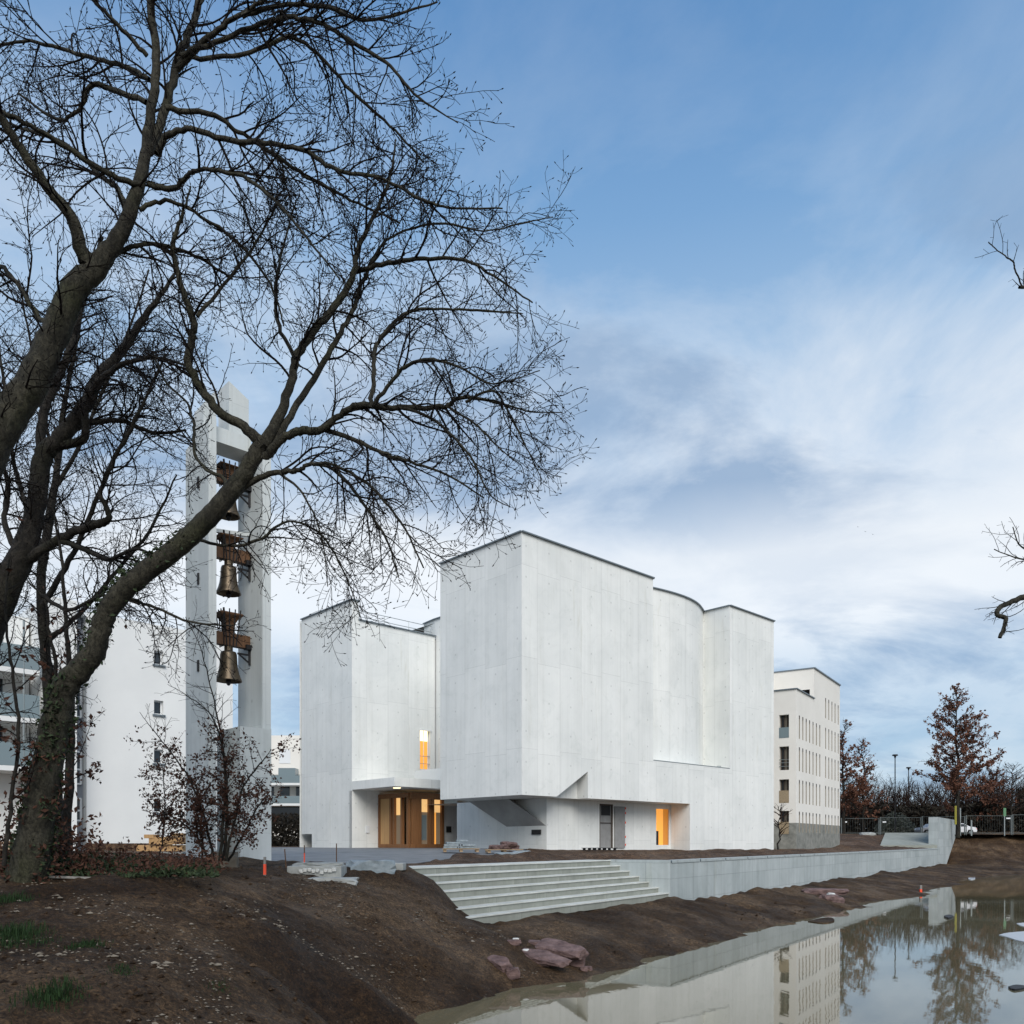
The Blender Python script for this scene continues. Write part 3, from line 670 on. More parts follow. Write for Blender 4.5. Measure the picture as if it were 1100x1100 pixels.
tm = MB(); tm.prism([tw.w(ai - .62, b1 * .55), tw.w(ai - .003, b1 * .55), tw.w(ai - .003, b1), tw.w(ai - .62, b1)], zt(492, ai, b1), [zt(428, ai, b1), zt(440, ai, b1), zt(440, ai, b1), zt(428, ai, b1)]); tm.build('upper_slab', M['tower_concrete'], tower)
tm = MB(); tm.prism([tw.w(a0 + .003, b1 * .45), tw.w(ai - .003, b1 * .45), tw.w(ai - .003, b1 * .95), tw.w(a0 + .003, b1 * .95)], zt(478, .8, b1 / 2), zt(462, .8, b1 / 2)); tm.build('cross_beam', M['tower_concrete'], tower)
tm = MB(); tm.prism([tw.w(tw.fa(258, -.12), -.12), tw.w(tw.fa(291.5, -.12), -.12), tw.w(tw.fa(291.5, -.12), b1 * .9), tw.w(tw.fa(258, -.12), b1 * .9)], 2.3, zt(783, ai, 0)); tm.build('base_block', M['tower_concrete'], tower)
for py in (520, 623, 716): tm = MB(); tm.box(tw.w(-.01, b1 * .42, zt(py, 0, b1 / 2)), (.05, .1, .32), tw.rz()); tm.build('vent_slot', M['black'], tower)
tm = MB(); tm.bar(tw.w(a0, b1 * .5, zt(565, a0, .5)), tw.w(ai, b1 * .5, zt(572, ai, .5)), .1); tm.build('tie_bar', M['tower_concrete'], tower)
am, bm_ = (a0 + ai) / 2 + .02, b1 * .55
am = tw.fa(245.5, bm_)
bell0 = None
labels = ['lowest and largest bronze bell with tall fluted wooden yoke', 'middle bronze bell hanging above the lowest bell in tower', 'topmost bronze bell partly hidden by the thick leaning branch']
for i, (py, w_, ky) in enumerate(((732, 28, 659), (638, 26, 577), (555, 24, 502))):
    D = tw.dep(am, bm_); r = w_ / F * D / 2; zl = EYE + (HZ - py) / F * D; px = D / F
    c = tw.w(am, bm_, zl)
    hh = 33 * px * w_ / 28
    bell = thing('bell', labels[i], 'bell', c, 'bells of the tower')
    k = MB(); pr = [(0, .98), (.35, .98), (.56, .95), (.62, .86), (.64, .7), (.66, .55), (.72, .38), (.8, .24), (.92, .1), (1, .02), (1, 0), (.95, 0), (.86, .1), (.72, .3), (.6, .6), (.5, .85), (0, .9)]
    k.lathe(c, [(x * r, z * hh) for x, z in pr], 28); k.build('bell_body', M['bronze'], bell, smooth=True)
    k = MB(); k.bar(c + Vector((0, 0, hh * .8)), c + Vector((0, 0, -.12)), .05); k.lathe(c + Vector((0, 0, -.02)), [(0, .1), (.07, .06), (.08, 0), (.05, -.08), (0, -.1)], 10); k.build('clapper', M['iron'], bell)
    k = MB(); top = c + Vector((0, 0, hh))
    k.tube([top, top + Vector((0, 0, .12))], .13, 8); k.build('crown', M['bronze'], bell)
    k = MB(); zb = top.z + .14; yw = (14 * px)
    k.prism([tw.w(a0 + .004, bm_ - .11), tw.w(ai - .004, bm_ - .11), tw.w(ai - .004, bm_ + .11), tw.w(a0 + .004, bm_ + .11)], zb, zb + yw * .95); k.build('yoke_beam', M['bell_wood'], bell)
    k = MB(); zt_ = EYE + (HZ - ky) / F * D; yw *= .85; H_ = zt_ - zb - yw * .8
    prof = [(.21, 0), (.19, .15), (.19, .42), (.22, .6), (.3, .76), (.42, .88), (.46, .96), (.38, 1.0)]
    n_ = len(prof); vs = []
    for (hw_, t_) in prof:
        for sa, sb in ((-1, -1), (1, -1), (1, 1), (-1, 1)): vs.append(tw.w(am + sa * hw_ * .8, bm_ + sb * hw_ * .6, zb + yw * .8 + t_ * H_))
    k.add(vs, [(a * 4 + j, a * 4 + (j + 1) % 4, a * 4 + 4 + (j + 1) % 4, a * 4 + 4 + j) for a in range(n_ - 1) for j in range(4)] + [(0, 1, 2, 3), (n_ * 4 - 4, n_ * 4 - 3, n_ * 4 - 2, n_ * 4 - 1)]); k.build('headstock', M['bell_wood'], bell, bevel=.02)
    k = MB()
    for q_ in (-.17, -.06, .06, .17):
        k.bar(tw.w(am + q_ * .8, bm_ - .2, zb - .05), tw.w(am + q_ * 1.5, bm_ - .27, zb + yw * .8 + H_ + .08), .028)
        k.bar(tw.w(am - .2, bm_ + q_ * .8, zb - .05), tw.w(am - .27, bm_ + q_ * 1.5, zb + yw * .8 + H_ + .08), .028)
    k.build('tie_rods', M['iron'], bell)
    k = MB()
    k.bar(tw.w(ai - .02, bm_ - .1, zb - .5), tw.w(ai - .02, bm_ - .1, zb + .1), .07); k.bar(tw.w(ai - .4, bm_ - .1, zb - .2), tw.w(ai - .02, bm_ - .1, zb - .2), .05); k.bar(tw.w(ai - .38, bm_ - .1, zb - .2), tw.w(ai - .02, bm_ - .1, zb - .45), .04)
    k.box(tw.w(ai - .08, bm_ - .1, zb + .02), (.16, .2, .14), tw.rz())
    k.build('hammer_bracket', M['iron'], bell)

# ------------------------------------------------------------------ stone / cream building right of the church
sb = Fr(855.3, 66, .68)
GZ = 2.55
SL = [sb.fa(x) for x in (874.4, 902.2)]; sT = sb.z(740.1, 0, 0); uT = sb.z(718, SL[0], 0)
bld = thing('apartment_block', 'narrow cream apartment block with slot windows right of the church', 'building', sb.w(6, 6, GZ))
rows_ = [(767.3, 792.3), (801.5, 827), (837, 862.3), (871, 896)]
SW = MB(); PW = MB(); PN = []
pl_top = sb.z(883.8, 0, 0)
bl = sb.fb(800)
holesF = []; b0w, b1w = sb.fb(847.5), sb.fb(837)
for t0, t1 in rows_: holesF.append((bl - b1w, bl - b0w, sb.z(t1, 0, b0w), sb.z(t0, 0, b0w)))
def vw(s, z, q=0): return sb.w(q, bl - s, z)
def fac2(mb, z0, z1, holes, q0=0):
    ss = sorted({0, bl, *[h[0] for h in holes], *[h[1] for h in holes]}); zs = sorted({z0, z1, *[min(max(h[k], z0), z1) for h in holes for k in (2, 3)]})
    for i in range(len(ss) - 1):
        for j in range(len(zs) - 1):
            cs, cz = (ss[i] + ss[i + 1]) / 2, (zs[j] + zs[j + 1]) / 2
            if any(h[0] < cs < h[1] and h[2] < cz < h[3] for h in holes): continue
            mb.add([vw(ss[i], zs[j], q0), vw(ss[i + 1], zs[j], q0), vw(ss[i + 1], zs[j + 1], q0), vw(ss[i], zs[j + 1], q0)], [(0, 1, 2, 3)])
fac2(SW, pl_top, sT, holesF); fac2(PW, GZ - 1, pl_top, holesF)
for h in holesF:
    for (s_, z_), (t_, y_) in (((h[0], h[2]), (h[1], h[2])), ((h[1], h[2]), (h[1], h[3])), ((h[1], h[3]), (h[0], h[3])), ((h[0], h[3]), (h[0], h[2]))):
        SW.add([vw(s_, z_), vw(t_, y_), vw(t_, y_, .45), vw(s_, z_, .45)], [(0, 1, 2, 3)])
# right face with slots
hs = []
gA = np.linspace(858.2, 880.2, 7); gB = np.linspace(886.5, 900, 5)
def prow(i): # slot rows: heights constant along the wall
    return [(sb.z(792.4, 0, 0), sb.z(767, 0, 0)), (sb.z(827.6, 0, 0), sb.z(801.5, 0, 0)), (sb.z(862.4, 0, 0), sb.z(837, 0, 0)), (sb.z(894, 0, 0), sb.z(871.5, 0, 0))][i]
top_row = (sb.z(771.5, sb.fa(886.5), 0), sb.z(749.5, sb.fa(886.5), 0))
for x in list(gA) + list(gB):
    a_ = sb.fa(x)
    wd = .3
    for i in range(4): hs.append((a_, a_ + wd, *prow(i)))
    if x > 885: hs.append((a_, a_ + wd, *top_row))
def fac3(mb, a0_, a1_, z0, z1, holes):
    ss = sorted({a0_, a1_, *[h[k] for h in holes for k in (0, 1) if a0_ < h[k] < a1_]}); zs = sorted({z0, z1, *[h[k] for h in holes for k in (2, 3) if z0 < h[k] < z1]})
    for i in range(len(ss) - 1):
        for j in range(len(zs) - 1):
            cs, cz = (ss[i] + ss[i + 1]) / 2, (zs[j] + zs[j + 1]) / 2
            if any(h[0] < cs < h[1] and h[2] < cz < h[3] for h in holes): continue
            mb.add([sb.w(ss[i], 0, zs[j]), sb.w(ss[i + 1], 0, zs[j]), sb.w(ss[i + 1], 0, zs[j + 1]), sb.w(ss[i], 0, zs[j + 1])], [(0, 1, 2, 3)])
fac3(SW, 0, SL[0], pl_top, sT, hs); fac3(SW, SL[0], SL[1], pl_top, uT, hs); fac3(PW, 0, SL[1], GZ - 1, pl_top, hs)
RV = {}
for h in hs:
    for (s_, z_), (t_, y_) in (((h[0], h[2]), (h[1], h[2])), ((h[1], h[2]), (h[1], h[3])), ((h[1], h[3]), (h[0], h[3])), ((h[0], h[3]), (h[0], h[2]))):
        RV.setdefault(h[0:3], MB()).add([sb.w(s_, 0, z_), sb.w(t_, 0, y_), sb.w(t_, .3, y_), sb.w(s_, .3, z_)], [(0, 1, 2, 3)])
# set back top storey with a loggia opening
ul = SL[0]
lo0, lo1 = 0.35, 3.0
for (p, q_, z0, z1) in (((ul, lo0 + 2.6), (ul, bl), sT - .6, uT), ((ul, 0), (ul, lo0), sT - .6, uT)):
    SW.wall(sb.w(*p), sb.w(*q_), z0, z1)
SW.wall(sb.w(ul, lo0), sb.w(ul, lo0 + 2.6), sb.z(740.5, ul, lo0), uT)
SW.wall(sb.w(0, bl), sb.w(SL[1], bl), GZ - 1, uT); SW.wall(sb.w(SL[1], 0), sb.w(SL[1], bl), GZ - 1, uT)
SW.poly([sb.w(0, 0, sT - .3), sb.w(ul, 0, sT - .3), sb.w(ul, bl, sT - .3), sb.w(0, bl, sT - .3)]); SW.poly([sb.w(ul, 0, uT - .01), sb.w(SL[1], 0, uT - .01), sb.w(SL[1], bl, uT - .01), sb.w(ul, bl, uT - .01)])
SW.build('wall', M['render_cream'], bld); PW.build('plinth', M['plinth'], bld)
k = MB(); k.poly([sb.w(ul + .6, lo0, sT - .6), sb.w(ul + .6, lo0 + 2.6, sT - .6), sb.w(ul + .6, lo0 + 2.6, uT), sb.w(ul + .6, lo0, uT)]); k.build('loggia', M['black'], bld)
k = MB(); k.bar(sb.w(-.04, bl, sT + .04), sb.w(-.04, -.04, sT + .04), .14, .08); k.bar(sb.w(-.04, -.04, sT + .04), sb.w(ul, -.04, sT + .04), .14, .08); k.bar(sb.w(ul, -.04, uT + .05), sb.w(SL[1], -.04, uT + .05), .14, .1); k.bar(sb.w(ul, bl, uT + .05), sb.w(ul, -.04, uT + .05), .14, .1)
k.build('roof_coping', M['coping'], bld)
for i, h in enumerate(holesF):
    k = MB(); k.add([vw(h[0], h[2], .44), vw(h[1], h[2], .44), vw(h[1], h[3], .44), vw(h[0], h[3], .44)], [(0, 1, 2, 3)]); wv = k.build('window', M['glass_dark'], bld)
    k = MB(); m0 = h[0] + (h[1] - h[0]) * .4; k.add([vw(m0, h[2], .42), vw(h[1] - .25, h[2], .42), vw(h[1] - .25, h[3], .42), vw(m0, h[3], .42)], [(0, 1, 2, 3)]); k.build('curtain', M['slot_panel'], wv)
    k = MB()
    for s_ in (h[0] + .06, m0, h[1] - .2): k.bar(vw(s_, h[2], .38), vw(s_, h[3], .38), .09)
    k.build('frame', M['frame_dark'], wv)
    k = MB()
    if i >= 2: k.add([vw(h[0], h[2], -.02), vw(h[1], h[2], -.02), vw(h[1], h[2] + 1.0, -.02), vw(h[0], h[2] + 1.0, -.02)], [(0, 1, 2, 3)]); k.build('guard_board', M['osb'], wv)
    elif i == 0: k.add([vw(h[0], h[2], -.02), vw(h[1], h[2], -.02), vw(h[1], h[2] + .85, -.02), vw(h[0], h[2] + .85, -.02)], [(0, 1, 2, 3)]); k.build('balustrade', M['glass_teal'], wv)
    else:
        for z in (.3, .6, .85): k.bar(vw(h[0], h[2] + z, -.02), vw(h[1], h[2] + z, -.02), .04)
        k.build('balustrade', M['steel'], wv)
for h in hs:
    k = MB(); k.add([sb.w(h[0], .29, h[2]), sb.w(h[1], .29, h[2]), sb.w(h[1], .29, h[3]), sb.w(h[0], .29, h[3])], [(0, 1, 2, 3)])
    sw = k.build('slot_window', M['slot_panel'], bld); RV[h[0:3]].build('reveal', M['slot_reveal'], sw)
    k = MB(); k.bar(sb.w(h[0], .1, h[3] - .12), sb.w(h[1], .1, h[3] - .12), .2, .22); k.build('blind_box', M['frame_dark'], sw)

# ------------------------------------------------------------------ white apartment house at the left
al = Fr(170, 42, 1.009)
GA = 2.5
aTop = al.z(671.5, 0, 0)
apt = thing('apartment_house', 'long white rendered apartment house with grey window strip at the left edge', 'building', al.w(-4, 4, GA))
aEnd = al.fa(250); a93 = al.fa(93); a75 = al.fa(75); a18 = al.fa(18); aL = al.fa(-160)
w_ = MB(); hol = []
for (t0, t1) in ((699, 714), (752.5, 767.5), (805, 820), (858.5, 873)):
    x0, x1 = al.fa(165.5), al.fa(175.5); hol.append((x0 - a93, x1 - a93, al.z(t1, 0, 0), al.z(t0, 0, 0)))
facade(w_, al, (a93, 0), (aEnd, 0), GA, aTop, hol, .28)
w_.wall(al.w(aEnd, 0), al.w(aEnd, 14), GA, aTop); w_.wall(al.w(a93, 0), al.w(a93, .9), GA, aTop)
w_.poly([al.w(a75, 0, aTop - .2), al.w(aEnd, 0, aTop - .2), al.w(aEnd, 14, aTop - .2), al.w(a75, 14, aTop - .2)])
tz = al.z(644, a75 - .4, -1.2)
w_.prism([al.w(a18 + .9, -1.2), al.w(a75 - .05, -1.2), al.w(a75 - .05, 12), al.w(a18 + .9, 12)], GA, tz)
for z in (663, 716.5, 770, 823.5, 850): pass
w_.prism([al.w(aL, 1.2), al.w(a18 + .8, 1.2), al.w(a18 + .8, 12), al.w(aL, 12)], GA, tz - .6)
w_.build('wall', M['render_white'], apt)
w_ = MB(); w_.prism([al.w(a75 - .04, .5), al.w(a93 - .004, .5), al.w(a93 - .004, 12), al.w(a75 - .04, 12)], GA, aTop + .15); w_.build('stair_strip', M['render_grey'], apt)
for i, h in enumerate(hol):
    c = (a93 + (h[0] + h[1]) / 2); k = MB(); k.box(al.w(c, .26, (h[2] + h[3]) / 2), (h[1] - h[0], .03, h[3] - h[2]), al.rz()); wv = k.build('window', M['glass_dark'], apt)
    k = MB()
    for s_ in (h[0] + .02, h[1] - .03): k.bar(al.w(a93 + s_, .2, h[2]), al.w(a93 + s_, .2, h[3]), .07)
    for z in (h[2] + .03, h[3] - .03): k.bar(al.w(a93 + h[0], .2, z), al.w(a93 + h[1], .2, z), .07)
    k.build('frame', M['frame_white'], wv)
    k = MB(); k.box(al.w(c, -.03, h[2] - .05), (h[1] - h[0] + .16, .14, .09), al.rz()); k.build('sill', M['coping'], wv)
for (t0, t1) in ((684, 715), (737, 768), (806, 841), (857, 881)):
    z0, z1 = al.z(t1, a75, 0), al.z(t0, a75, 0); x0, x1 = a75 + .08, a93 - .12
    k = MB(); k.box(al.w((x0 + x1) / 2, .47, (z0 + z1) / 2), (x1 - x0, .04, z1 - z0), al.rz()); wv = k.build('window', M['glass_dark'], apt)
    k = MB()
    for z in (z0, z0 + (z1 - z0) * .45, z1): k.bar(al.w(x0, .42, z), al.w(x1, .42, z), .08)
    for a_ in (x0, x1): k.bar(al.w(a_, .42, z0), al.w(a_, .42, z1), .08)
    k.build('frame', M['frame_white'], wv)
for py in (720, 772, 824, 846):
    if py == 846: continue
    z = al.z(py, al.fa(8), 0); k = MB(); k.prism([al.w(aL, -.9), al.w(a18 + .7, -.9), al.w(a18 + .7, 1.19), al.w(aL, 1.19)], z - .22, z); bc = k.build('balcony', M['render_white'], apt)
    k = MB(); k.prism([al.w(aL, -.9), al.w(a18 + .7, -.9), al.w(a18 + .7, -.85), al.w(aL, -.85)], z + .01, z + 1.05); k.build('balustrade', M['glass_teal'], bc)
    for a_ in np.arange(aL, a18 + .5, 3.0): k = MB(); k.bar(al.w(a_, -.87, z), al.w(a_, -.87, z + 2.2), .07); k.build('balcony_post', M['steel'], bc)
    k = MB(); k.box(al.w(a18 - 1.4, 1.17, z + 1.1), (2.2, .05, 2.0), al.rz()); k.build('window', M['glass_dark'], bc)

# ------------------------------------------------------------------ building glimpsed between tower and church
hb = thing('terraced_house', 'cream house with glass balconies seen between bell tower and church', 'building', P(306, 905, 92))
D = 92
def bx(mb, x0, x1, y0, y1, d0, d1):
    p = P(x0, y1, d0); q = P(x1, y0, d0); mb.box(((p.x + q.x) / 2, (d0 + d1) / 2, (p.z + q.z) / 2), (q.x - p.x, d1 - d0, q.z - p.z))
k = MB(); bx(k, 268, 350, 790, 832, D + 2, D + 12); bx(k, 268, 350, 832, 908, D + 2.6, D + 12); k.build('wall', M['render_cream'], hb)
k = MB(); bx(k, 266, 352, 841, 843.5, D, D + 2.55); bx(k, 266, 352, 863, 865.5, D, D + 2.55); k.build('balcony_slab', M['render_white'], hb)
k = MB(); bx(k, 299, 317, 825, 841, D + .3, D + 1.8); bx(k, 268, 350, 833, 841, D, D + .1); k.build('balustrade', M['glass_teal'], hb)
k = MB(); bx(k, 268, 350, 855, 863, D, D + .1); k.build('balustrade', M['glass_teal'], hb)
k = MB(); bx(k, 301, 311, 845, 862, D + 2.5, D + 2.59); bx(k, 318, 326, 845, 862, D + 2.5, D + 2.59); bx(k, 286, 294, 845, 862, D + 2.5, D + 2.59); bx(k, 288, 330, 866, 884, D + 2.5, D + 2.59); k.build('window', M['glass_dark'], hb)
k = MB(); bx(k, 300, 312, 805, 820, D + 1.95, D + 1.99); k.build('shutter', M['frame_white'], hb)

# ------------------------------------------------------------------ retaining wall, steps
rw = thing('retaining_wall', 'long pale concrete block retaining wall running along the pond', 'wall', (*fsq(30, .2), 1.0))
k = MB()
s6 = 82
def cpt(s, q): return fsq(s, q)
cheek = Vector((3.86, 33.12))
# body polygon with cheek return
k.wall(cpt(0, 0), cpt(76.2, 0), .2, 2.36, 0); k.wall(tuple(cheek), cpt(0, 0), .2, 2.36, 3)
k.wall(cpt(76.2, .4), cpt(.3, .4), 1.5, 2.36)
k.build('wall_face', M['grey_concrete'], rw)
k = MB()
ck = (cheek - P1).normalized(); cn_ = Vector((-ck.y, ck.x))
pth = [cpt(70.2, -.03), cpt(0, -.03), tuple(cheek)]
inn = [cpt(70.2, .42), (P1 + WD * .55 + NB * .42)[:], (cheek + Vector((.25, .45)))[:]]
for i in range(2):
    n_ = 1 if i else 24
    for j in range(n_):
        A0 = Vector(pth[i]).lerp(Vector(pth[i + 1]), j / n_); A1 = Vector(pth[i]).lerp(Vector(pth[i + 1]), (j + 1) / n_ - (.0015 if n_ > 1 else 0)); B0 = Vector(inn[i]).lerp(Vector(inn[i + 1]), j / n_); B1 = Vector(inn[i]).lerp(Vector(inn[i + 1]), (j + 1) / n_ - (.0015 if n_ > 1 else 0))
        k.prism([A0, A1, B1, B0], 2.365, 2.47)
k.build('coping_stone', M['grey_concrete'], rw)
k = MB()
s_a, s_b = 69.6, 85.5
def wp(s, z, q=0): x, y = fsq(s, q); return (x, y, z)
pz = [(s_a, 1.0), (75.5, .3), (s_b, 4.3), (s_b, 5.85), (s_a, 5.85)]
k.add([wp(s, z, -.02) for s, z in pz] + [wp(s, z, .9) for s, z in pz], [(0, 1, 2, 3, 4), (9, 8, 7, 6, 5)] + [(i, (i + 1) % 5, 5 + (i + 1) % 5, 5 + i) for i in range(5)],
      [[(s, z) for s, z in pz], [(s, z) for s, z in pz[::-1]]] + [[(0, pz[i][1]), (0, pz[(i + 1) % 5][1]), (.9, pz[(i + 1) % 5][1]), (.9, pz[i][1])] for i in range(5)])
k.build('end_pier', M['grey_concrete'], rw)
st = thing('concrete_steps', 'seven wide concrete steps going down from the terrace to the muddy bank', 'steps', (*fsq(-6, -1), 1.0))
for i in range(7):
    k = MB(); kn = MB(); Rk = Vector((6.19, 32.1)).lerp(Vector((3.98, 33.1)), i / 6) + WD * .06
    z1 = 1.0 + .2086 * (i + 1); dp = .46 if i < 6 else 1.1
    # several precast lengths per tread
    L_ = 13.6; n_ = 6 if i % 2 else 5
    for j in range(n_):
        sA = -L_ * j / n_; sB = -L_ * (j + 1) / n_ + .006
        dz = rnd.uniform(-.003, .003)
        a_, b_ = Rk + WD * sA, Rk + WD * sB
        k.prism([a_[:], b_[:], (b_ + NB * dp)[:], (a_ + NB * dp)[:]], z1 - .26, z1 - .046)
        kn.prism([(a_ - NB * .03)[:], (b_ - NB * .03)[:], (b_ + NB * dp)[:], (a_ + NB * dp)[:]], z1 - .043, z1 + dz)  # thin pale slab added as the skylit line above each riser
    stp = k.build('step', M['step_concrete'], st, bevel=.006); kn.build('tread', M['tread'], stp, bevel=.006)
fl = MB(); fl.prism([fsq(s_, q_) for s_, q_ in ((-.25, 2.5), (.3, .35), (3, .35), (3, 4.2), (-2.5, 4.2), (-2.5, 3.2))], 1.6, 2.42)
setp(fl.build('terrace_ground', M['terrace_soil']), kind='structure')
rp = MB()
A_ = [P(945.5, 908, 88.5), P(1006.5, 908, 88.5), P(1006.5, 894.5, 98), P(951, 894.5, 98)]
rp.add([tuple(p) for p in A_] + [(p.x, p.y, p.z - .5) for p in A_], [(0, 1, 2, 3), (4, 5, 1, 0), (5, 6, 2, 1), (6, 7, 3, 2), (7, 4, 0, 3)],
       [[(p.x, p.y) for p in A_]] + [[(0, 0), (1, 0), (1, 1), (0, 1)]] * 4)
setp(rp.build('concrete_ramp', M['step_concrete'], loc=A_[0]), 'sloping grey concrete ramp behind the far end of the retaining wall', 'ramp')

# ------------------------------------------------------------------ trees
class Tubes:
    def __init__(s): s.v = []; s.f = []; s.n = 0
    def add(s, pts, rad, n):
        pts = np.asarray(pts, float); k = len(pts)
        d = np.gradient(pts, axis=0); d /= np.maximum(np.linalg.norm(d, axis=1, keepdims=True), 1e-9)
        ref = np.array([.3, .9, .31]) if abs(d[0][2]) > .6 else np.array([.05, .1, .99])
        x = np.cross(d, ref); x /= np.maximum(np.linalg.norm(x, axis=1, keepdims=True), 1e-9); y = np.cross(d, x)
        a = np.arange(n) * 2 * np.pi / n
        r = np.asarray(rad, float)[:, None, None]
        v = pts[:, None, :] + (x[:, None, :] * np.cos(a)[None, :, None] + y[:, None, :] * np.sin(a)[None, :, None]) * r
        s.v.append(v.reshape(-1, 3))
        i = np.arange(k - 1)[:, None] * n; j = np.arange(n)[None, :]
        f = np.stack([i + j, i + (j + 1) % n, i + n + (j + 1) % n, i + n + j], -1).reshape(-1, 4) + s.n
        s.f.append(f); s.n += k * n
    def build(s, name, m, parent, smooth=True):
        o0 = rootloc(parent); v = np.concatenate(s.v) - np.array(o0); f = np.concatenate(s.f)
        me = bpy.data.meshes.new(name); me.vertices.add(len(v)); me.vertices.foreach_set('co', v.ravel())
        me.loops.add(len(f) * 4); me.loops.foreach_set('vertex_index', f.ravel().astype(np.int32))
        me.polygons.add(len(f)); me.polygons.foreach_set('loop_start', np.arange(len(f), dtype=np.int32) * 4)
        me.polygons.foreach_set('use_smooth', np.full(len(f), smooth)); me.materials.append(m); me.update(calc_edges=True)
        o = bpy.data.objects.new(name, me); COL.objects.link(o); o.parent = parent; return o
def leaves(name, m, parent, pts, size, flat=.5, loc=None):
    n = len(pts); pts = np.asarray(pts); a = nrg.normal(size=(n, 3)); a /= np.linalg.norm(a, axis=1, keepdims=True)
    b = np.cross(a, nrg.normal(size=(n, 3))); b /= np.linalg.norm(b, axis=1, keepdims=True)
    s = size * nrg.uniform(.6, 1.3, (n, 1)); nn = np.cross(a, b) * s * .18
    v = np.stack([pts - a * s * .6, pts + b * s * .34 + nn, pts + a * s * .6, pts - b * s * .34 + nn], 1).reshape(-1, 3)
    o0 = np.array(rootloc(parent)) if parent is not None else np.array(loc)
    f = np.arange(n * 4).reshape(n, 4)
    tri = np.concatenate([f[:, [0, 1, 2]], f[:, [0, 2, 3]]])
    me = bpy.data.meshes.new(name); me.from_pydata((v - o0).tolist(), [], tri.tolist()); me.materials.append(m); me.update()
    o = bpy.data.objects.new(name, me); COL.objects.link(o)
    if parent is not None: o.parent = parent
    else: o.location = o0
    return o
def path_len(p): return np.concatenate([[0], np.cumsum(np.linalg.norm(np.diff(p, axis=0), axis=1))])
def sample(p, L, t):
    return np.array([np.interp(t, L, p[:, i]) for i in range(3)])
def limb(spec, d0, d1, step=.22, wig=.035):
    """spec: (px,py,w) ... -> smooth 3D path + radii, depth running d0 -> d1"""
    n = len(spec); xs = []
    for i, (x, y, w_) in enumerate(spec):
        d = d0 + (d1 - d0) * (i / max(1, n - 1)); p = P(x, y, d); xs.append((p.x, p.y, p.z, w_ / F * d / 2 * (.8 if w_ < 12 else .72)))
    q = np.array(cr(xs, 6)); q = np.array(q); r = np.maximum(q[:, 3], .007); p = q[:, :3]
    w0 = nrg.uniform(0, 100)
    for i in range(1, len(p) - 1): p[i] += np.array([noise.noise(Vector((w0, i * .7, k))) for k in range(3)]) * min(wig, r[i] * 1.2)
    return p, r
def unit(v): return v / max(np.linalg.norm(v), 1e-9)
def grow(start, dir_, L, r0, r1, seg, curl, up, droop_end=0):
    k = max(3, int(L / seg)); p = [start]; d = unit(dir_); step = L / k; wob = nrg.normal(size=3) * curl
    for i in range(k):
        wob = wob * .55 + nrg.normal(size=3) * curl
        u_ = up + (droop_end - up) * (i / k)
        d = unit(d + wob + np.array([0, 0, u_])); p.append(p[-1] + d * step)
    return np.array(p), np.linspace(r0, r1, k + 1)
def side_dir(t, spread, bias):
    a = nrg.normal(size=3); a -= t * a.dot(t); a = unit(a + bias); a = unit(a - t * a.dot(t))
    th = math.radians(nrg.uniform(*spread)); return unit(t * math.cos(th) + a * math.sin(th))
def twiggy(tb, p, r, lvl, par, bias):
    """put side branches along path p"""
    L = path_len(p); tot = L[-1]; c = par[lvl]
    t = tot * c['from'] + nrg.uniform(0, c['gap'])
    while t < tot * .985:
        rr = float(np.interp(t, L, r)); pos = sample(p, L, t); e = min(t + .05, tot); tan = unit(sample(p, L, e) - sample(p, L, max(0, e - .1)))
        ln = nrg.uniform(*c['len']) * (1 - c['taper'] * t / tot)
        d = side_dir(tan, c['ang'], bias * c['bias'] * (1 - .5 * t / tot))
        q, rq = grow(pos, d, ln, min(rr * .62, c['r']), c['rt'], c['seg'], c['curl'], c['up'], c.get('end', 0))
        tb.add(q, rq, c['n'])
        if lvl + 1 < len(par): twiggy(tb, q, rq, lvl + 1, par, bias * .6)
        elif c.get('bud'):
            e_ = q[-1]; dd_ = unit(q[-1] - q[-2]); tb.add(np.array([e_, e_ + dd_ * .018, e_ + dd_ * .04]), [.004, .009, .002], 3)
        t += c['gap'] * nrg.uniform(.6, 1.4)
    return
PAR = [dict(**{'from': .18}, gap=.21, len=(.6, 1.8), taper=.5, ang=(30, 62), bias=.45, r=.02, rt=.0055, seg=.12, curl=.10, up=.01, end=-.03, n=4),
       dict(**{'from': .12}, gap=.125, len=(.25, .95), taper=.4, ang=(28, 60), bias=.2, r=.008, rt=.0035, seg=.1, curl=.10, up=.015, n=3),
       dict(**{'from': .15}, gap=.095, len=(.04, .22), taper=.2, ang=(35, 75), bias=0, r=.005, rt=.003, seg=.05, curl=.12, up=.05, n=3, bud=True)]
def ivy_on(parent, p, r, t0, t1, dens, side=None, m='ivy', size=.09, out=.06):
    L = path_len(p); pts = []
    for _ in range(dens):
        t = nrg.uniform(t0, t1); c = sample(p, L, t); rr = float(np.interp(t, L, r)); a = nrg.normal(size=3); a[2] *= .4; a = unit(a)
        if side is not None and nrg.rand() < .75: a = unit(a + np.array(side) * 1.2)
        if noise.noise(Vector(c * 2.2) + Vector(a)) < -.08: continue
        pts.append(c + a * (rr + abs(nrg.normal()) * out))
    return leaves('ivy' if m == 'ivy' else 'leaves', M[m], parent, pts, size)

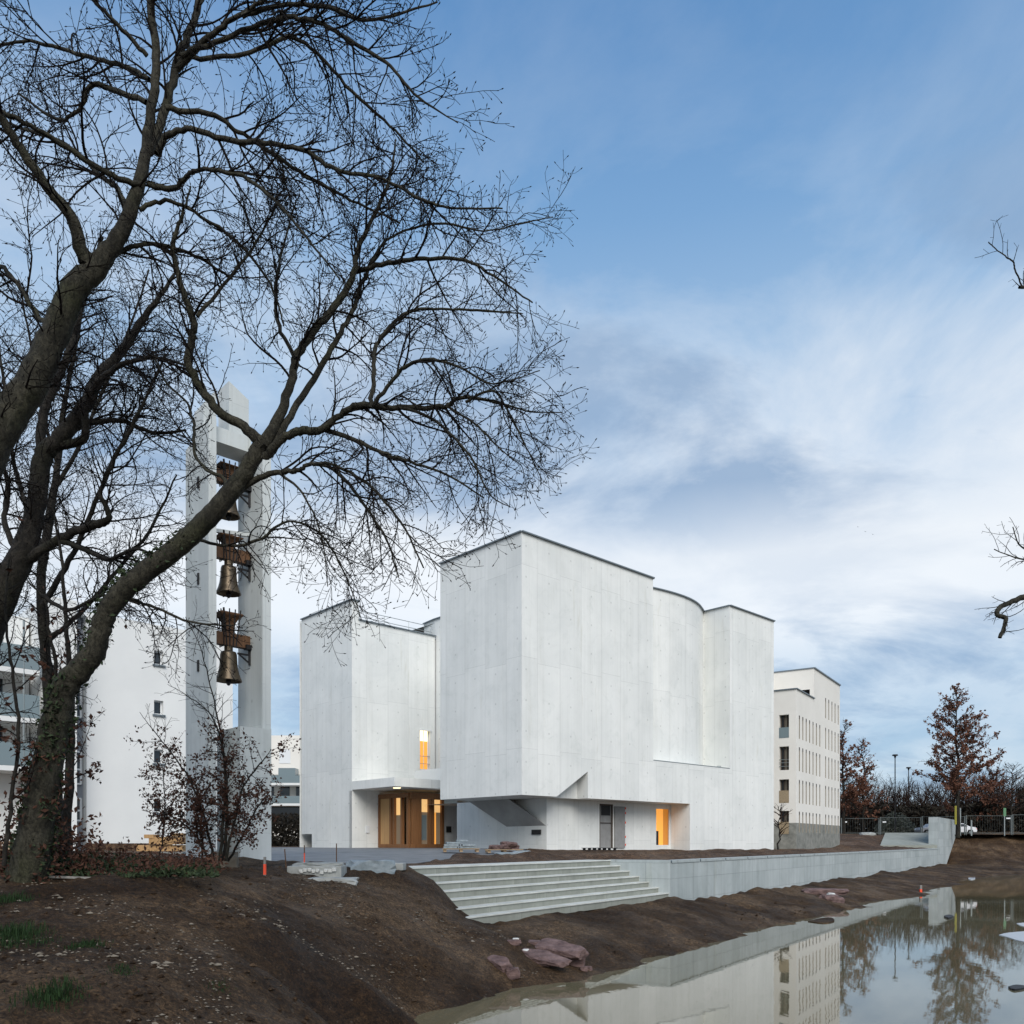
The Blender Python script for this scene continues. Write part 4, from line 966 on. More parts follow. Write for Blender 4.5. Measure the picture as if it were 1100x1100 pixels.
def big_tree(name, label, loc, limbs, mt, par_=None):
    root = thing(name, label, 'tree', loc, 'big bare trees')
    tr = Tubes(); tb = Tubes(); out = []
    for i, (spec, d0, d1, tw_) in enumerate(limbs):
        p, r = limb(spec, d0, d1); (tr).add(p, r, 14 if r[0] > .08 else 8); out.append((p, r))
        if tw_ is not None:
            pr = par_ or PAR
            if tw_[2] < -.05 and tw_[0] > .15: pr = [dict(pr[0], up=-.04, end=-.12, gap=.165, len=(.6, 1.75), taper=.6), dict(pr[1], up=-.01, end=-.04), pr[2]]
            twiggy(tb, p, r, 0, pr, np.array(tw_, float))
    tr.build('trunk', M[mt], root); tb.build('crown', M['twig'], root)
    return root, out
RT = (.7, 0, -.15); UP = (0, 0, .6); LF = (-.7, 0, .2)
D1 = 13
T1 = [
 ([(28, 950, 60), (36, 905, 50), (44, 860, 46), (52, 815, 42), (60, 775, 40), (68, 742, 36), (86, 718, 34), (101, 700, 31), (108, 675, 29), (116, 655, 29), (134, 633, 30), (165, 608, 29), (200, 580, 29), (228, 552, 28), (252, 524, 26), (268, 500, 24), (283, 472, 22)], 13, 12.2, None),
 ([(283, 480, 19), (262, 458, 14), (236, 443, 13), (215, 415, 12), (202, 390, 10), (206, 365, 10), (208, 345, 9), (197, 315, 8), (190, 290, 7), (186, 262, 6), (196, 230, 4), (205, 200, 2)], 12.2, 11.4, (-.2, 0, .4)),
 ([(283, 478, 20), (300, 448, 15), (314, 405, 12), (320, 380, 11), (340, 352, 10), (365, 322, 9), (380, 295, 8), (384, 270, 7), (400, 235, 5), (418, 195, 4), (425, 150, 2)], 12.2, 12.8, (.2, 0, .3)),
 ([(383, 292, 6), (410, 284, 6), (455, 278, 5), (500, 280, 4), (535, 300, 3), (572, 325, 2)], 12.8, 12.0, (.3, 0, 0)),
 ([(290, 487, 12), (312, 447, 9), (336, 408, 8), (360, 368, 7), (378, 335, 6), (395, 290, 5), (420, 255, 3), (470, 240, 3), (520, 248, 2), (560, 240, 2), (594, 233, 1)], 12.2, 13.6, (.3, 0, .1)),
 ([(285, 492, 13), (300, 474, 11), (322, 463, 11), (345, 462, 10), (366, 445, 8), (385, 436, 8), (430, 438, 7), (478, 436, 6), (496, 427, 5), (540, 434, 3), (570, 442, 2), (604, 443, 1)], 12.2, 11.2, (.4, 0, -.3)),
 ([(350, 462, 7), (380, 472, 6), (405, 484, 5), (440, 496, 4), (480, 510, 3), (520, 535, 2)], 12, 11.3, (.4, 0, -.5)),
 ([(250, 532, 12), (275, 515, 8), (302, 507, 7), (322, 505, 6), (335, 498, 5), (362, 507, 5), (390, 540, 4), (415, 580, 3), (428, 620, 2)], 12.4, 11.6, (.3, 0, -.6)),
 ([(398, 438, 6), (402, 400, 6), (403, 375, 5), (418, 352, 5), (442, 334, 4), (480, 332, 3), (520, 334, 3), (562, 337, 1)], 11.6, 12.6, (.4, 0, 0)),
 ([(400, 436, 6), (425, 405, 5), (437, 392, 5), (465, 386, 4), (495, 395, 3), (530, 412, 2), (580, 398, 1)], 11.6, 10.8, (.4, 0, -.2)),
 ([(500, 432, 4), (530, 420, 3), (550, 450, 3), (565, 480, 2), (582, 515, 1)], 11.3, 11.1, (.3, 0, -.5)),
 ([(428, 437, 4), (470, 455, 4), (505, 490, 3), (525, 530, 2), (548, 545, 1)], 11.4, 11, (.2, 0, -.6)),
 ([(212, 340, 5), (245, 300, 4), (275, 260, 3), (300, 215, 2)], 11.8, 12.6, (.1, 0, .4)),
 ([(318, 385, 6), (300, 350, 5), (296, 310, 4), (305, 262, 3), (318, 215, 2)], 12.3, 13.4, (0, 0, .5)),
 ([(200, 578, 5), (240, 585, 4), (275, 582, 4), (310, 560, 3), (345, 575, 3), (372, 620, 2), (388, 665, 1)], 12.8, 12, (.2, 0, -.8)),
 ([(130, 640, 5), (160, 650, 4), (205, 668, 3), (250, 672, 2)], 13, 12.5, (.3, 0, -.3)),
 ([(335, 498, 5), (360, 500, 4), (395, 520, 4), (430, 560, 3), (455, 610, 2)], 11.9, 11.2, (.3, 0, -.6)),
 ([(300, 508, 4), (325, 530, 3), (345, 575, 2), (352, 630, 1)], 12.1, 11.8, (.1, 0, -.8)),
 ([(480, 437, 3), (510, 455, 3), (535, 480, 2), (560, 500, 1)], 11.2, 10.9, (.3, 0, -.5)),
 ([(252, 530, 6), (238, 512, 5), (222, 505, 4), (210, 488, 4), (208, 455, 4), (200, 432, 3), (178, 410, 3), (165, 380, 2)], 12.3, 13.2, (-.3, 0, .1)),
]
t1z = 2.75
tree1, o1 = big_tree('bare_tree', 'leaning bare tree whose ivy grown trunk bends right in front of the bell tower', P(30, 935, 13), T1, 'bark_pale')
ivy_on(tree1, *o1[0], 0, 3.4, 1500, None, size=.075, out=.05)
ivy_on(tree1, *o1[0], 3.6, 6.4, 850, (-.3, 0, 1), size=.07, out=.05)
ivy_on(tree1, *o1[0], 0, 2.0, 900, None, 'brown_leaf', .08, .16)
T2 = [
 ([(-150, 960, 70), (-110, 760, 62), (-60, 590, 56), (-20, 500, 54), (5, 452, 50), (34, 412, 44), (58, 360, 38), (80, 312, 36), (104, 288, 30), (130, 250, 22), (148, 205, 18), (157, 160, 15), (163, 110, 13), (168, 62, 12), (161, 0, 10), (158, -60, 8)], 11, 11.5, (.2, 0, .2)),
 ([(92, 285, 22), (78, 240, 17), (50, 200, 14), (22, 160, 13), (0, 125, 12), (-30, 70, 9), (-60, 10, 7)], 11.2, 10, (-.1, 0, .5)),
 ([(160, 165, 12), (178, 115, 11), (192, 62, 10), (205, 30, 9), (218, -10, 8), (225, -70, 5)], 11.4, 12, (.3, 0, .3)),
 ([(190, 75, 9), (215, 48, 8), (245, 24, 6), (275, 6, 5), (310, -20, 3)], 11.6, 11, (.4, 0, .2)),
 ([(160, 198, 8), (185, 203, 7), (200, 190, 6), (215, 182, 5), (260, 190, 5), (300, 220, 4), (335, 262, 3), (365, 300, 2)], 11.3, 10.3, (.4, 0, -.3)),
 ([(168, 165, 8), (180, 146, 8), (200, 139, 7), (250, 150, 7), (300, 156, 6), (335, 165, 6), (360, 182, 5), (410, 192, 4), (450, 212, 4), (482, 223, 3), (540, 224, 2)], 11.3, 10.6, (.4, 0, -.1)),
 ([(178, 116, 7), (230, 126, 6), (262, 145, 5), (300, 170, 5), (345, 198, 4), (385, 218, 3), (430, 240, 2)], 11.4, 12.4, (.3, 0, -.3)),
 ([(195, 60, 7), (240, 42, 6), (300, 20, 6), (340, 24, 5), (380, 46, 5), (420, 72, 4), (450, 105, 3), (492, 132, 1)], 11.5, 10.8, (.4, 0, -.1)),
 ([(200, 62, 6), (260, 60, 5), (310, 40, 5), (345, 62, 4), (385, 105, 4), (425, 140, 3), (455, 175, 2)], 11.6, 12.6, (.4, 0, -.3)),
 ([(260, 18, 6), (310, 4, 5), (355, 8, 5), (390, 22, 4), (430, 14, 3), (470, 2, 2)], 11.2, 11.4, (.4, 0, 0)),
 ([(150, 200, 8), (120, 188, 7), (75, 160, 7), (40, 140, 6), (0, 118, 6), (-60, 100, 4)], 11.3, 10.2, (-.3, 0, .2)),
 ([(157, 110, 7), (125, 98, 7), (100, 92, 6), (84, 118, 5), (60, 128, 4), (20, 100, 3)], 11.4, 12, (-.3, 0, .1)),
 ([(160, 85, 6), (130, 70, 6), (90, 60, 5), (40, 45, 4), (0, 48, 3)], 11.4, 12.2, (-.3, 0, .3)),
 ([(158, 60, 6), (125, 25, 5), (100, 0, 4), (80, -30, 3)], 11.4, 10.8, (-.3, 0, .4)),
 ([(135, 225, 7), (128, 205, 6), (110, 190, 6), (70, 155, 5), (30, 140, 4), (0, 128, 3)], 11.3, 12.8, (-.2, 0, .3)),
 ([(150, 225, 6), (178, 216, 5), (215, 232, 4), (255, 260, 4), (290, 305, 3), (305, 350, 2)], 11.3, 11.9, (.3, 0, -.4)),
 ([(60, 360, 8), (38, 335, 7), (15, 300, 6), (-10, 280, 5), (-60, 270, 4)], 11.1, 11.9, (-.3, 0, .3)),
 ([(100, 290, 7), (130, 270, 6), (165, 262, 5), (210, 275, 4), (250, 300, 3)], 11.2, 12.1, (.2, 0, .1)),
]
tree2, o2 = big_tree('bare_tree', 'tallest bare tree with thick trunk entering from the left edge, filling the top left', P(-130, 940, 11), T2, 'bark_pale')
T3 = [
 ([(-60, 940, 58), (-45, 820, 50), (-22, 700, 46), (5, 632, 42), (25, 592, 34), (38, 550, 27), (42, 515, 26), (48, 488, 26), (65, 470, 24), (88, 440, 20), (110, 402, 17), (132, 375, 13), (152, 345, 9), (172, 318, 6), (190, 290, 3)], 15, 15.5, (.1, 0, .3)),
 ([(45, 505, 15), (44, 465, 14), (52, 430, 12), (68, 395, 10), (84, 345, 8), (96, 300, 7), (110, 255, 4)], 15.3, 16, (0, 0, .5)),
 ([(60, 478, 12), (90, 472, 11), (92, 440, 9), (105, 410, 8), (135, 390, 6), (175, 385, 4), (215, 400, 3)], 15.3, 14.6, (.3, 0, 0)),
 ([(25, 605, 16), (50, 588, 13), (78, 572, 11), (105, 563, 11), (117, 556, 8), (108, 530, 6), (118, 505, 5), (135, 470, 5), (150, 440, 4), (170, 400, 2)], 15.1, 14.4, (.2, 0, .3)),
 ([(62, 580, 7), (90, 590, 6), (118, 600, 5), (150, 590, 4), (180, 610, 2)], 15, 14.2, (.3, 0, -.1)),
 ([(20, 600, 8), (5, 560, 7), (8, 520, 6), (-5, 480, 5), (-20, 440, 3)], 15.2, 16, (-.2, 0, .4)),
 ([(45, 640, 6), (75, 655, 5), (110, 640, 4), (150, 648, 3)], 14.6, 14, (.3, 0, -.2)),
 ([(70, 465, 9), (95, 455, 8), (130, 452, 6), (165, 465, 5), (200, 462, 3)], 15.3, 15.9, (.3, 0, 0)),
]
tree3, o3 = big_tree('bare_tree', 'dark barked bare tree between the two pale ones at the left edge', P(-60, 940, 15), T3, 'bark_dark', [dict(PAR[0], gap=.17, len=(.7, 2.3)), PAR[1], PAR[2]])
T5 = [
 ([(62, 930, 20), (58, 820, 17), (50, 720, 15), (44, 640, 13), (52, 560, 11), (62, 500, 8), (70, 430, 6), (84, 360, 4), (92, 290, 2)], 18, 18.5, (0, 0, .3)),
 ([(46, 650, 8), (70, 610, 7), (95, 560, 6), (118, 500, 5), (150, 440, 4), (178, 380, 2)], 18, 17, (.3, 0, .2)),
 ([(48, 690, 7), (85, 660, 6), (120, 620, 5), (160, 570, 4), (190, 510, 2)], 18, 18.6, (.3, 0, .2)),
 ([(50, 600, 7), (30, 550, 6), (14, 490, 5), (5, 420, 4), (-5, 340, 2)], 18.2, 19, (-.3, 0, .3)),
 ([(56, 530, 6), (85, 480, 5), (110, 420, 4), (140, 350, 3), (160, 290, 2)], 18.3, 19, (.2, 0, .2)),
 ([(62, 500, 5), (45, 440, 4), (35, 380, 3), (20, 300, 2)], 18.3, 17.5, (-.1, 0, .3)),
]
tree5, o5 = big_tree('bare_tree', 'slender bare tree furthest back at the left, its fine crown behind the dark limbs', P(62, 930, 18), T5, 'bark_dark', [dict(PAR[0], gap=.2, len=(.7, 2.2)), dict(PAR[1], gap=.15), PAR[2]])
# tree out of frame on the right whose twigs reach in
T4 = [
 ([(1290, 1010, 60), (1275, 850, 50), (1262, 700, 42), (1250, 560, 34), (1240, 420, 28), (1235, 300, 20), (1225, 180, 12), (1215, 60, 5)], 12, 12, None),
 ([(1250, 560, 20), (1210, 590, 14), (1170, 640, 10), (1130, 638, 9), (1102, 641, 8), (1088, 646, 7), (1074, 653, 6.5), (1071, 660, 6), (1080, 664, 6), (1079, 672, 5), (1074, 685, 5)], 12, 11.6, None),
 ([(1236, 330, 12), (1180, 315, 9), (1130, 308, 6), (1095, 308.5, 4)], 12, 11.4, None),
 ([(1098, 307, 2), (1091, 292, 2), (1088, 281, 2), (1080, 275, 1.6), (1068, 266, 1.2), (1062, 260, 1)], 11.4, 11.2, None),
 ([(1236, 480, 10), (1180, 540, 6), (1130, 590, 4), (1098, 588, 2), (1088, 566, 1.2)], 12, 11.6, None),
 ([(1180, 600, 5), (1120, 602, 3), (1094, 600, 2), (1068, 590, 1)], 11.8, 11.6, None),
]
root4 = thing('bare_tree', 'bare tree beyond the right edge with only crooked twig tips in view', 'tree', P(1290, 1000, 12), 'big bare trees')
tr = Tubes(); tb = Tubes()
for i, (spec, d0_, d1_, _) in enumerate(T4):
    p, r = limb(spec, d0_, d1_, wig=.01); tr.add(p, r, 10)
    if i: 
        c2 = [dict(**{'from': .35}, gap=.09, len=(.2, .6), taper=.2, ang=(30, 65), bias=.3, r=.008, rt=.003, seg=.06, curl=.12, up=.05, n=3),
              dict(**{'from': .2}, gap=.1, len=(.04, .12), taper=.2, ang=(35, 75), bias=0, r=.004, rt=.0025, seg=.04, curl=.1, up=.05, n=3)]
        twiggy(tb, p, r, 0, c2, np.array((-.5, 0, .5)))
tr.build('trunk', M['bark_pale'], root4); tb.build('crown', M['twig'], root4)

# saplings and shrubs among the trunks
def sapling(name, label, cat, spec, d, lf=0, leafm_='brown_leaf', tw=(.6, 1.4), gap=.3, lvl=2, group=None, lsize=.085, lfrom=0, ang=(30, 65)):
    root = thing(name, label, cat, P(spec[0][0], spec[0][1], d), group)
    tr = Tubes(); tb = Tubes(); p, r = limb(spec, d, d); tr.add(p, r, 8)
    par = [dict(**{'from': .2}, gap=gap, len=tw, taper=.4, ang=ang, bias=.1, r=.012, rt=.004, seg=.12, curl=.1, up=.03, end=0, n=3),
           dict(**{'from': .2}, gap=.16, len=(.12, .5), taper=.3, ang=(28, 60), bias=0, r=.006, rt=.003, seg=.1, curl=.1, up=.01, n=3)]
    twiggy(tb, p, r, 0, par[:lvl], np.array((0, 0, .2)))
    tr.build('trunk', M['bark_dark'], root); tb.build('crown', M['twig'], root)
    if lf:
        V_ = np.concatenate(tb.v); V_ = V_[nrg.randint(0, len(V_), lf * 3)]
        zlo = P(0, spec[0][1], d).z; zhi = P(0, spec[-1][1], d).z
        keep = nrg.rand(len(V_)) < np.clip(1.25 - (V_[:, 2] - zlo) / (zhi - zlo) * 1.5, .02, 1); V_ = V_[keep][:lf]
        leaves('leaves', M[leafm_], root, V_ + nrg.normal(size=V_.shape) * .04, lsize)
    return root
sapling('young_tree', 'thin ivy covered young tree standing just right of the leaning trunk', 'tree', [(70, 935, 15), (73, 860, 13), (76, 780, 10), (75, 720, 7), (70, 660, 5), (66, 600, 4), (56, 540, 2)], 14.4, 260)
y1 = sapling('young_tree', 'slender leafless young tree at the far left edge before the balconies', 'tree', [(4, 930, 6), (12, 860, 5), (20, 790, 4.5), (14, 730, 4), (6, 660, 3), (10, 600, 2)], 12.4, 150)
sapling('young_tree', 'thin crooked young stem left of the leaning trunk bend', 'tree', [(52, 940, 7), (56, 800, 6), (60, 720, 5), (53, 680, 4), (48, 645, 3), (30, 625, 2)], 14.8, 60)
sh = Tubes(); tbs = Tubes(); shr = thing('beech_shrub', 'twiggy beech shrub with dry brown leaves in front of the bell tower foot', 'shrub', P(235, 925, 19.5))
for spec in ([(236, 925, 8), (240, 880, 7), (242, 830, 5), (238, 790, 4), (228, 745, 3), (215, 695, 2), (200, 665, 1)], [(240, 925, 9), (244, 870, 6), (240, 810, 5), (228, 770, 3), (205, 750, 2), (180, 735, 1)], [(230, 925, 7), (220, 880, 5), (205, 840, 4), (185, 810, 3), (165, 785, 2), (150, 765, 1)],
             [(243, 925, 8), (252, 880, 5), (262, 845, 4), (280, 820, 3), (292, 805, 1)], [(225, 928, 6), (212, 900, 5), (190, 880, 3), (168, 870, 2)], [(245, 925, 6), (262, 895, 4), (275, 870, 3), (290, 850, 2)], [(218, 925, 5), (216, 880, 4), (213, 850, 3), (200, 830, 2)], [(170, 925, 4), (176, 895, 3), (177, 860, 2.5), (176, 830, 2), (184, 800, 1)]):
    p, r = limb(spec, 19.5 + rnd.uniform(-.7, .7), 19.5 + rnd.uniform(-1, 1)); r = r * .62; sh.add(p, r, 6)
    twiggy(tbs, p, r, 0, [dict(**{'from': .12}, gap=.12, len=(.35, 1.2), taper=.35, ang=(35, 75), bias=.2, r=.01, rt=.004, seg=.1, curl=.1, up=.03, end=-.01, n=3),
                          dict(**{'from': .2}, gap=.16, len=(.12, .4), taper=.3, ang=(28, 60), bias=0, r=.006, rt=.003, seg=.1, curl=.1, up=.01, n=3)], np.array((0, 0, .2)))
sh.build('trunk', M['bark_dark'], shr); tbs.build('crown', M['twig'], shr)
V_ = np.concatenate(tbs.v); V_ = V_[nrg.randint(0, len(V_), 24000)]; zh = (V_[:, 2] - 2.6) / 3.4
V_ = V_[(nrg.rand(len(V_)) < np.clip(1.15 - zh * .8, 0, .8)) & (zh < 1)][:6500]
leaves('leaves', M['brown_leaf'], shr, V_ + nrg.normal(size=V_.shape) * .05, .066)
# leaf litter and ivy mat under the trees
pts = []
for _ in range(9000):
    x = nrg.uniform(-60, 235); Y = nrg.uniform(13.3, 19.5); X = (x - 550) / F * Y
    hh = .55 * max(0, noise.noise(Vector((X * .7, Y * .7, 5))) + .35) * (1 - abs((x - 90) / 160) ** 2 if x > -60 else 1)
    pts.append((X, Y, 2.62 + nrg.uniform(0, 1) * max(.03, hh)))
o = leaves('ivy_ground_cover', M['ivy'], None, pts, .09, loc=P(100, 925, 16)); setp(o, 'dark ivy mat spread under the trees', 'ground cover', kind='stuff')
pts2 = [(a + nrg.normal() * .1, b, c + abs(nrg.normal()) * .18) for a, b, c in pts[::3]]
for _ in range(1500):
    Y = 13.2 + abs(nrg.normal()) * .8; x = nrg.uniform(-20, 110); pts2.append(((x - 550) / F * Y, Y, 2.6 + abs(nrg.normal()) * .45))
o = leaves('dry_leaf_litter', M['brown_leaf'], None, pts2, .075, loc=P(60, 925, 14)); setp(o, 'dry brown leaves and stems under the trees', 'leaf litter', kind='stuff')

# ------------------------------------------------------------------ far right: wood, trees, fence, lamps, cars
def far_tree(label, px, d, top, base, spread, leafn, leafmat, n1=60, trunkw=5, seed=0, lo=.25, shape='cone', group='trees across the pond', lsize=.28, cat='tree', name='tree', twigm='twig_brown', dens=1.0):
    z0 = EYE + (HZ - base) / F * d; z1 = EYE + (HZ - top) / F * d; X = (px - 550) / F * d; H_ = z1 - z0
    root = thing(name, label, cat, (X, d, z0), group)
    tr = Tubes(); tb = Tubes(); p = np.array([[X + nrg.normal() * .02 * i, d + nrg.normal() * .02 * i, z0 - .3 + (H_ + .3) * i / 10] for i in range(11)]); r = np.linspace(trunkw / F * d / 2, .015, 11); tr.add(p, r, 6)
    L = path_len(p); W_ = spread / F * d / 2
    for i in range(n1):
        t = L[-1] * (lo + (1 - lo) * (i + nrg.rand()) / n1); f = (t / L[-1] - lo) / (1 - lo)
        ln = W_ * ((1 - f) ** .75 if shape == 'cone' else math.sin(math.pi * min(1, .15 + f * .85)) ** .6) * nrg.uniform(.7, 1.15) + .25
        a = nrg.uniform(0, 2 * math.pi); up_ = .25 + .5 * f if shape == 'cone' else .7
        q, rq = grow(sample(p, L, t), np.array([math.cos(a), math.sin(a), up_]), ln, .05, .015, .35, .09, .03)
        tb.add(q, rq, 3)
        twiggy(tb, q, rq, 0, [dict(**{'from': .15}, gap=.32 / dens, len=(.25, .95), taper=.4, ang=(30, 60), bias=0, r=.02, rt=.008, seg=.2, curl=.1, up=.04, n=3)], np.zeros(3))
    tr.build('trunk', M['bark_dark'], root); tb.build('crown', M[twigm], root)
    if leafn:
        V_ = np.concatenate(tb.v); V_ = V_[nrg.randint(0, len(V_), leafn)]
        nn_ = np.array([noise.noise(Vector(v * .8)) for v in V_]); f = (V_[:, 2] - z0) / H_
        V_ = V_[(nn_ > -.12) & (nrg.rand(len(V_)) < np.clip(1.35 - f, .15, 1))]
        leaves('leaves', M[leafmat], root, V_ + nrg.normal(size=V_.shape) * .1, lsize)
    return root
far_tree('broad oak with rusty brown leaves and yellow guarded trunk across the pond', 1029, 97, 738, 897, 128, 15000, 'oak_leaf', 120, 5, lo=.24, name='oak_tree', lsize=.27)
far_tree('tree with dull brown leaves rising directly behind the cream apartment block', 906, 101, 775, 897, 74, 6000, 'oak_leaf', 80, 4, lo=.2, name='oak_tree')
far_tree('slim bare tree with a few brown leaves right of the cream apartment block', 927, 103, 795, 897, 56, 2200, 'oak_leaf', 70, 3, lo=.2, name='bare_tree')
far_tree('bare pale tree at the far right behind the fence', 1087, 108, 822, 897, 46, 0, '', 50, 3, lo=.25, shape='round', name='bare_tree')
far_tree('low brown leaved tree behind the big oak', 1064, 112, 830, 897, 70, 4000, 'oak_leaf', 70, 3, lo=.2, shape='round', name='oak_tree')
far_tree('small leafless tree beside the right corner of the church', 836, 62.5, 868, 912, 26, 0, '', 16, 2, lo=.3, shape='round', group=None, name='bare_tree')
# wood mass: one stuff object of trunks, twigs and dark leaves
wd_ = Tubes()
for i in range(900):
    px = nrg.uniform(885, 1400); d = nrg.uniform(113, 128); X = (px - 550) / F * d; h = (7.6 + 2.0 * noise.noise(Vector((px * .012, 3, 0))) + nrg.uniform(-1.4, 1.6))
    q, rq = grow(np.array([X, d, 3.8]), np.array([nrg.normal() * .1, 0, 1]), h, .08, .02, .8, .05, .02); wd_.add(q, rq, 3)
    for _ in range(9):
        t = nrg.uniform(.2, .95); k_ = int(t * (len(q) - 1)); qq, rr = grow(q[k_], np.array([nrg.normal(), nrg.normal(), 1.2]), nrg.uniform(.8, 2.2), .03, .012, .35, .12, .05); wd_.add(qq, rr, 3)
        for _ in range(3):
            k2 = nrg.randint(1, len(qq)); q3, r3 = grow(qq[k2], np.array([nrg.normal(), nrg.normal(), 1]), nrg.uniform(.4, 1.0), .018, .01, .3, .12, .05); wd_.add(q3, r3, 3)
wroot = bpy.data.objects.new('x', None); wroot.location = (60, 118, 4)
o = wd_.build('distant_wood', M['twig_brown'], wroot); o.parent = None; o.location = (60, 118, 4); setp(o, 'leafless brown wood along the far side of the road', 'wood', kind='stuff'); bpy.data.objects.remove(wroot)
pts = []
for _ in range(26000):
    px = nrg.uniform(880, 1500); d = nrg.uniform(111, 125); h = 4.2 + 1.3 * noise.noise(Vector((px * .03, d * .1, 1))) + (2.5 if px > 1092 else 0)
    pts.append(((px - 550) / F * d, d, 4 + h * nrg.uniform(0, 1) ** .8))
o = leaves('distant_hedge', M['dark_leaf'], None, pts, .6, loc=(60, 116, 4)); setp(o, 'dark undergrowth at the foot of the far wood', 'hedge', kind='stuff')
pts = []
for _ in range(3200):
    a = nrg.normal(size=3); a = unit(a) * nrg.uniform(.55, 1) ; pts.append(((962 - 550) / F * 107 + a[0] * 2.9, 107 + a[1] * 1.8, 4.0 + abs(a[2]) * 3.2 * (1 - .25 * abs(a[0]))))
fs_ = thing('flowering_shrub', 'rounded shrub with pale leaf tips behind the fence under the lamps', 'shrub', ((962 - 550) / F * 107, 107, 4.0))
leaves('crown', M['pale_leaf'], fs_, pts, .26)
k = Tubes()
for _ in range(9): q, rq = grow(np.array([(962 - 550) / F * 107, 107, 4.0]), np.array([nrg.normal() * .8, nrg.normal() * .4, 1.4]), 3, .05, .02, .4, .08, 0); k.add(q, rq, 4)
k.build('stem', M['bark_dark'], fs_)
# hedge left of centre, between tower and church
pts = []
for _ in range(5000):
    px = nrg.uniform(255, 350); d = nrg.uniform(78, 84); pts.append(((px - 550) / F * d, d, 2.7 + 3.2 * nrg.uniform(0, 1)))
o = leaves('clipped_hedge', M['dark_leaf'], None, pts, .3, loc=((300 - 550) / F * 80, 80, 2.7)); setp(o, 'dark brown hedge below the balconies between tower and church', 'hedge')

lamp0 = thing('street_lamp', 'taller black parking lamp with flat head, left of the pair', 'street lamp', ((961.5 - 550) / F * 103, 103, 4.0), 'flat headed lamps by the car park')
lb_ = Vector(lamp0.location); zt_ = EYE + (HZ - 811.5) / F * 103
k = MB(); k.tube([lb_ + Vector((0, 0, -.6)), lb_ + Vector((0, 0, 1.2)), Vector((lb_.x, lb_.y, zt_))], [.11, .085, .055], 10); k.build('pole', M['iron'], lamp0)
k = MB(); k.tube([Vector((lb_.x, lb_.y, zt_ - .04)), Vector((lb_.x, lb_.y, zt_ + .12))], [.36, .3], 16); k.tube([Vector((lb_.x, lb_.y, zt_ - .35)), Vector((lb_.x, lb_.y, zt_ - .04))], [.07, .16], 10); k.build('lamp_head', M['iron'], lamp0)
l2 = copy_tree(lamp0); l2.location = ((976 - 550) / F * 120.5, 120.5, 4.0); l2['label'] = 'shorter looking black parking lamp with flat head, right of the pair'

# mesh fence panels
Df = 101
xs = [903, 945, 990, 1037, 1087, 1140, 1195]
def ftop(x): return 879.5 - (x - 903) * .02
for i in range(len(xs) - 1):
    x0, x1 = xs[i], xs[i + 1]; A_ = P(x0, 899, Df); B_ = P(x1, 899, Df); top = EYE + (HZ - ftop((x0 + x1) / 2)) / F * Df
    nm_ = ['first mesh fence panel next to the cream block', 'mesh fence panel left of the parking lamps', 'mesh fence panel in front of the parked car', 'mesh fence panel beside the oak trunk', 'mesh fence panel with green post at right edge', 'last mesh fence panel beyond the right edge'][i]
    fp = thing('fence_panel', nm_, 'fence', ((A_.x + B_.x) / 2, Df, 4.0), 'site fence panels across the pond')
    for X in (A_.x + .1, B_.x - .1): k = MB(); k.bar((X, Df, 3.9), (X, Df, top + .05), .1); k.build('post', M['fence_steel'], fp)
    k = MB(); k.bar((A_.x, Df, top), (B_.x, Df, top), .04); k.bar((A_.x, Df, 4.25), (B_.x, Df, 4.25), .05)
    n_ = int((B_.x - A_.x) / .3)
    for j in range(1, n_): X = A_.x + (B_.x - A_.x) * j / n_; k.bar((X, Df, 4.1), (X, Df, top), .007)
    k.build('mesh', M['fence_steel'], fp)
    if i in (0, 1): k = MB(); k.box((A_.x + .55, Df - .05, EYE + (HZ - 883) / F * Df), (.42, .03, .16)); k.build('label_plate', M['frame_white'], fp)
ps = thing('sign_post', 'green topped post with small white plate on the far embankment', 'sign', (P(1079, 0, 99).x, 99, 4.0))
k = MB(); k.bar((ps.location.x, 99, 3.9), (ps.location.x, 99, 6.3), .1); k.build('pole', M['steel'], ps)
k = MB(); k.box((ps.location.x, 98.95, 6.75), (.32, .05, 1.0)); k.build('sign_board', M['green_sign'], ps)
k = MB(); k.box((ps.location.x + .4, 98.9, 6.0), (.5, .04, .16)); k.build('plate', M['frame_white'], ps)
for x_, lb2, tp in ((1031.5, 'thin grey stake standing between oak trunk and fence', 868), (1043.5, 'short pale stake right of the oak trunk', 881)):
    p = P(x_, 0, 98.6); k = MB(); k.bar((p.x, p.y, 3.9), (p.x, p.y, EYE + (HZ - tp) / F * 98.6), .12); setp(k.build('stake', M['steel'], loc=(p.x, p.y, 3.9)), lb2, 'stake')
p = P(1026.5, 0, 96.3); k = MB(); k.tube([(p.x, p.y, 5.2), (p.x, p.y, 7.4)], .12, 10); setp(k.build('tree_guard', M['yellow_paint'], loc=(p.x, p.y, 4.0)), 'yellow sleeve around the trunk of the oak', 'tree guard')
p = P(904, 0, 93)
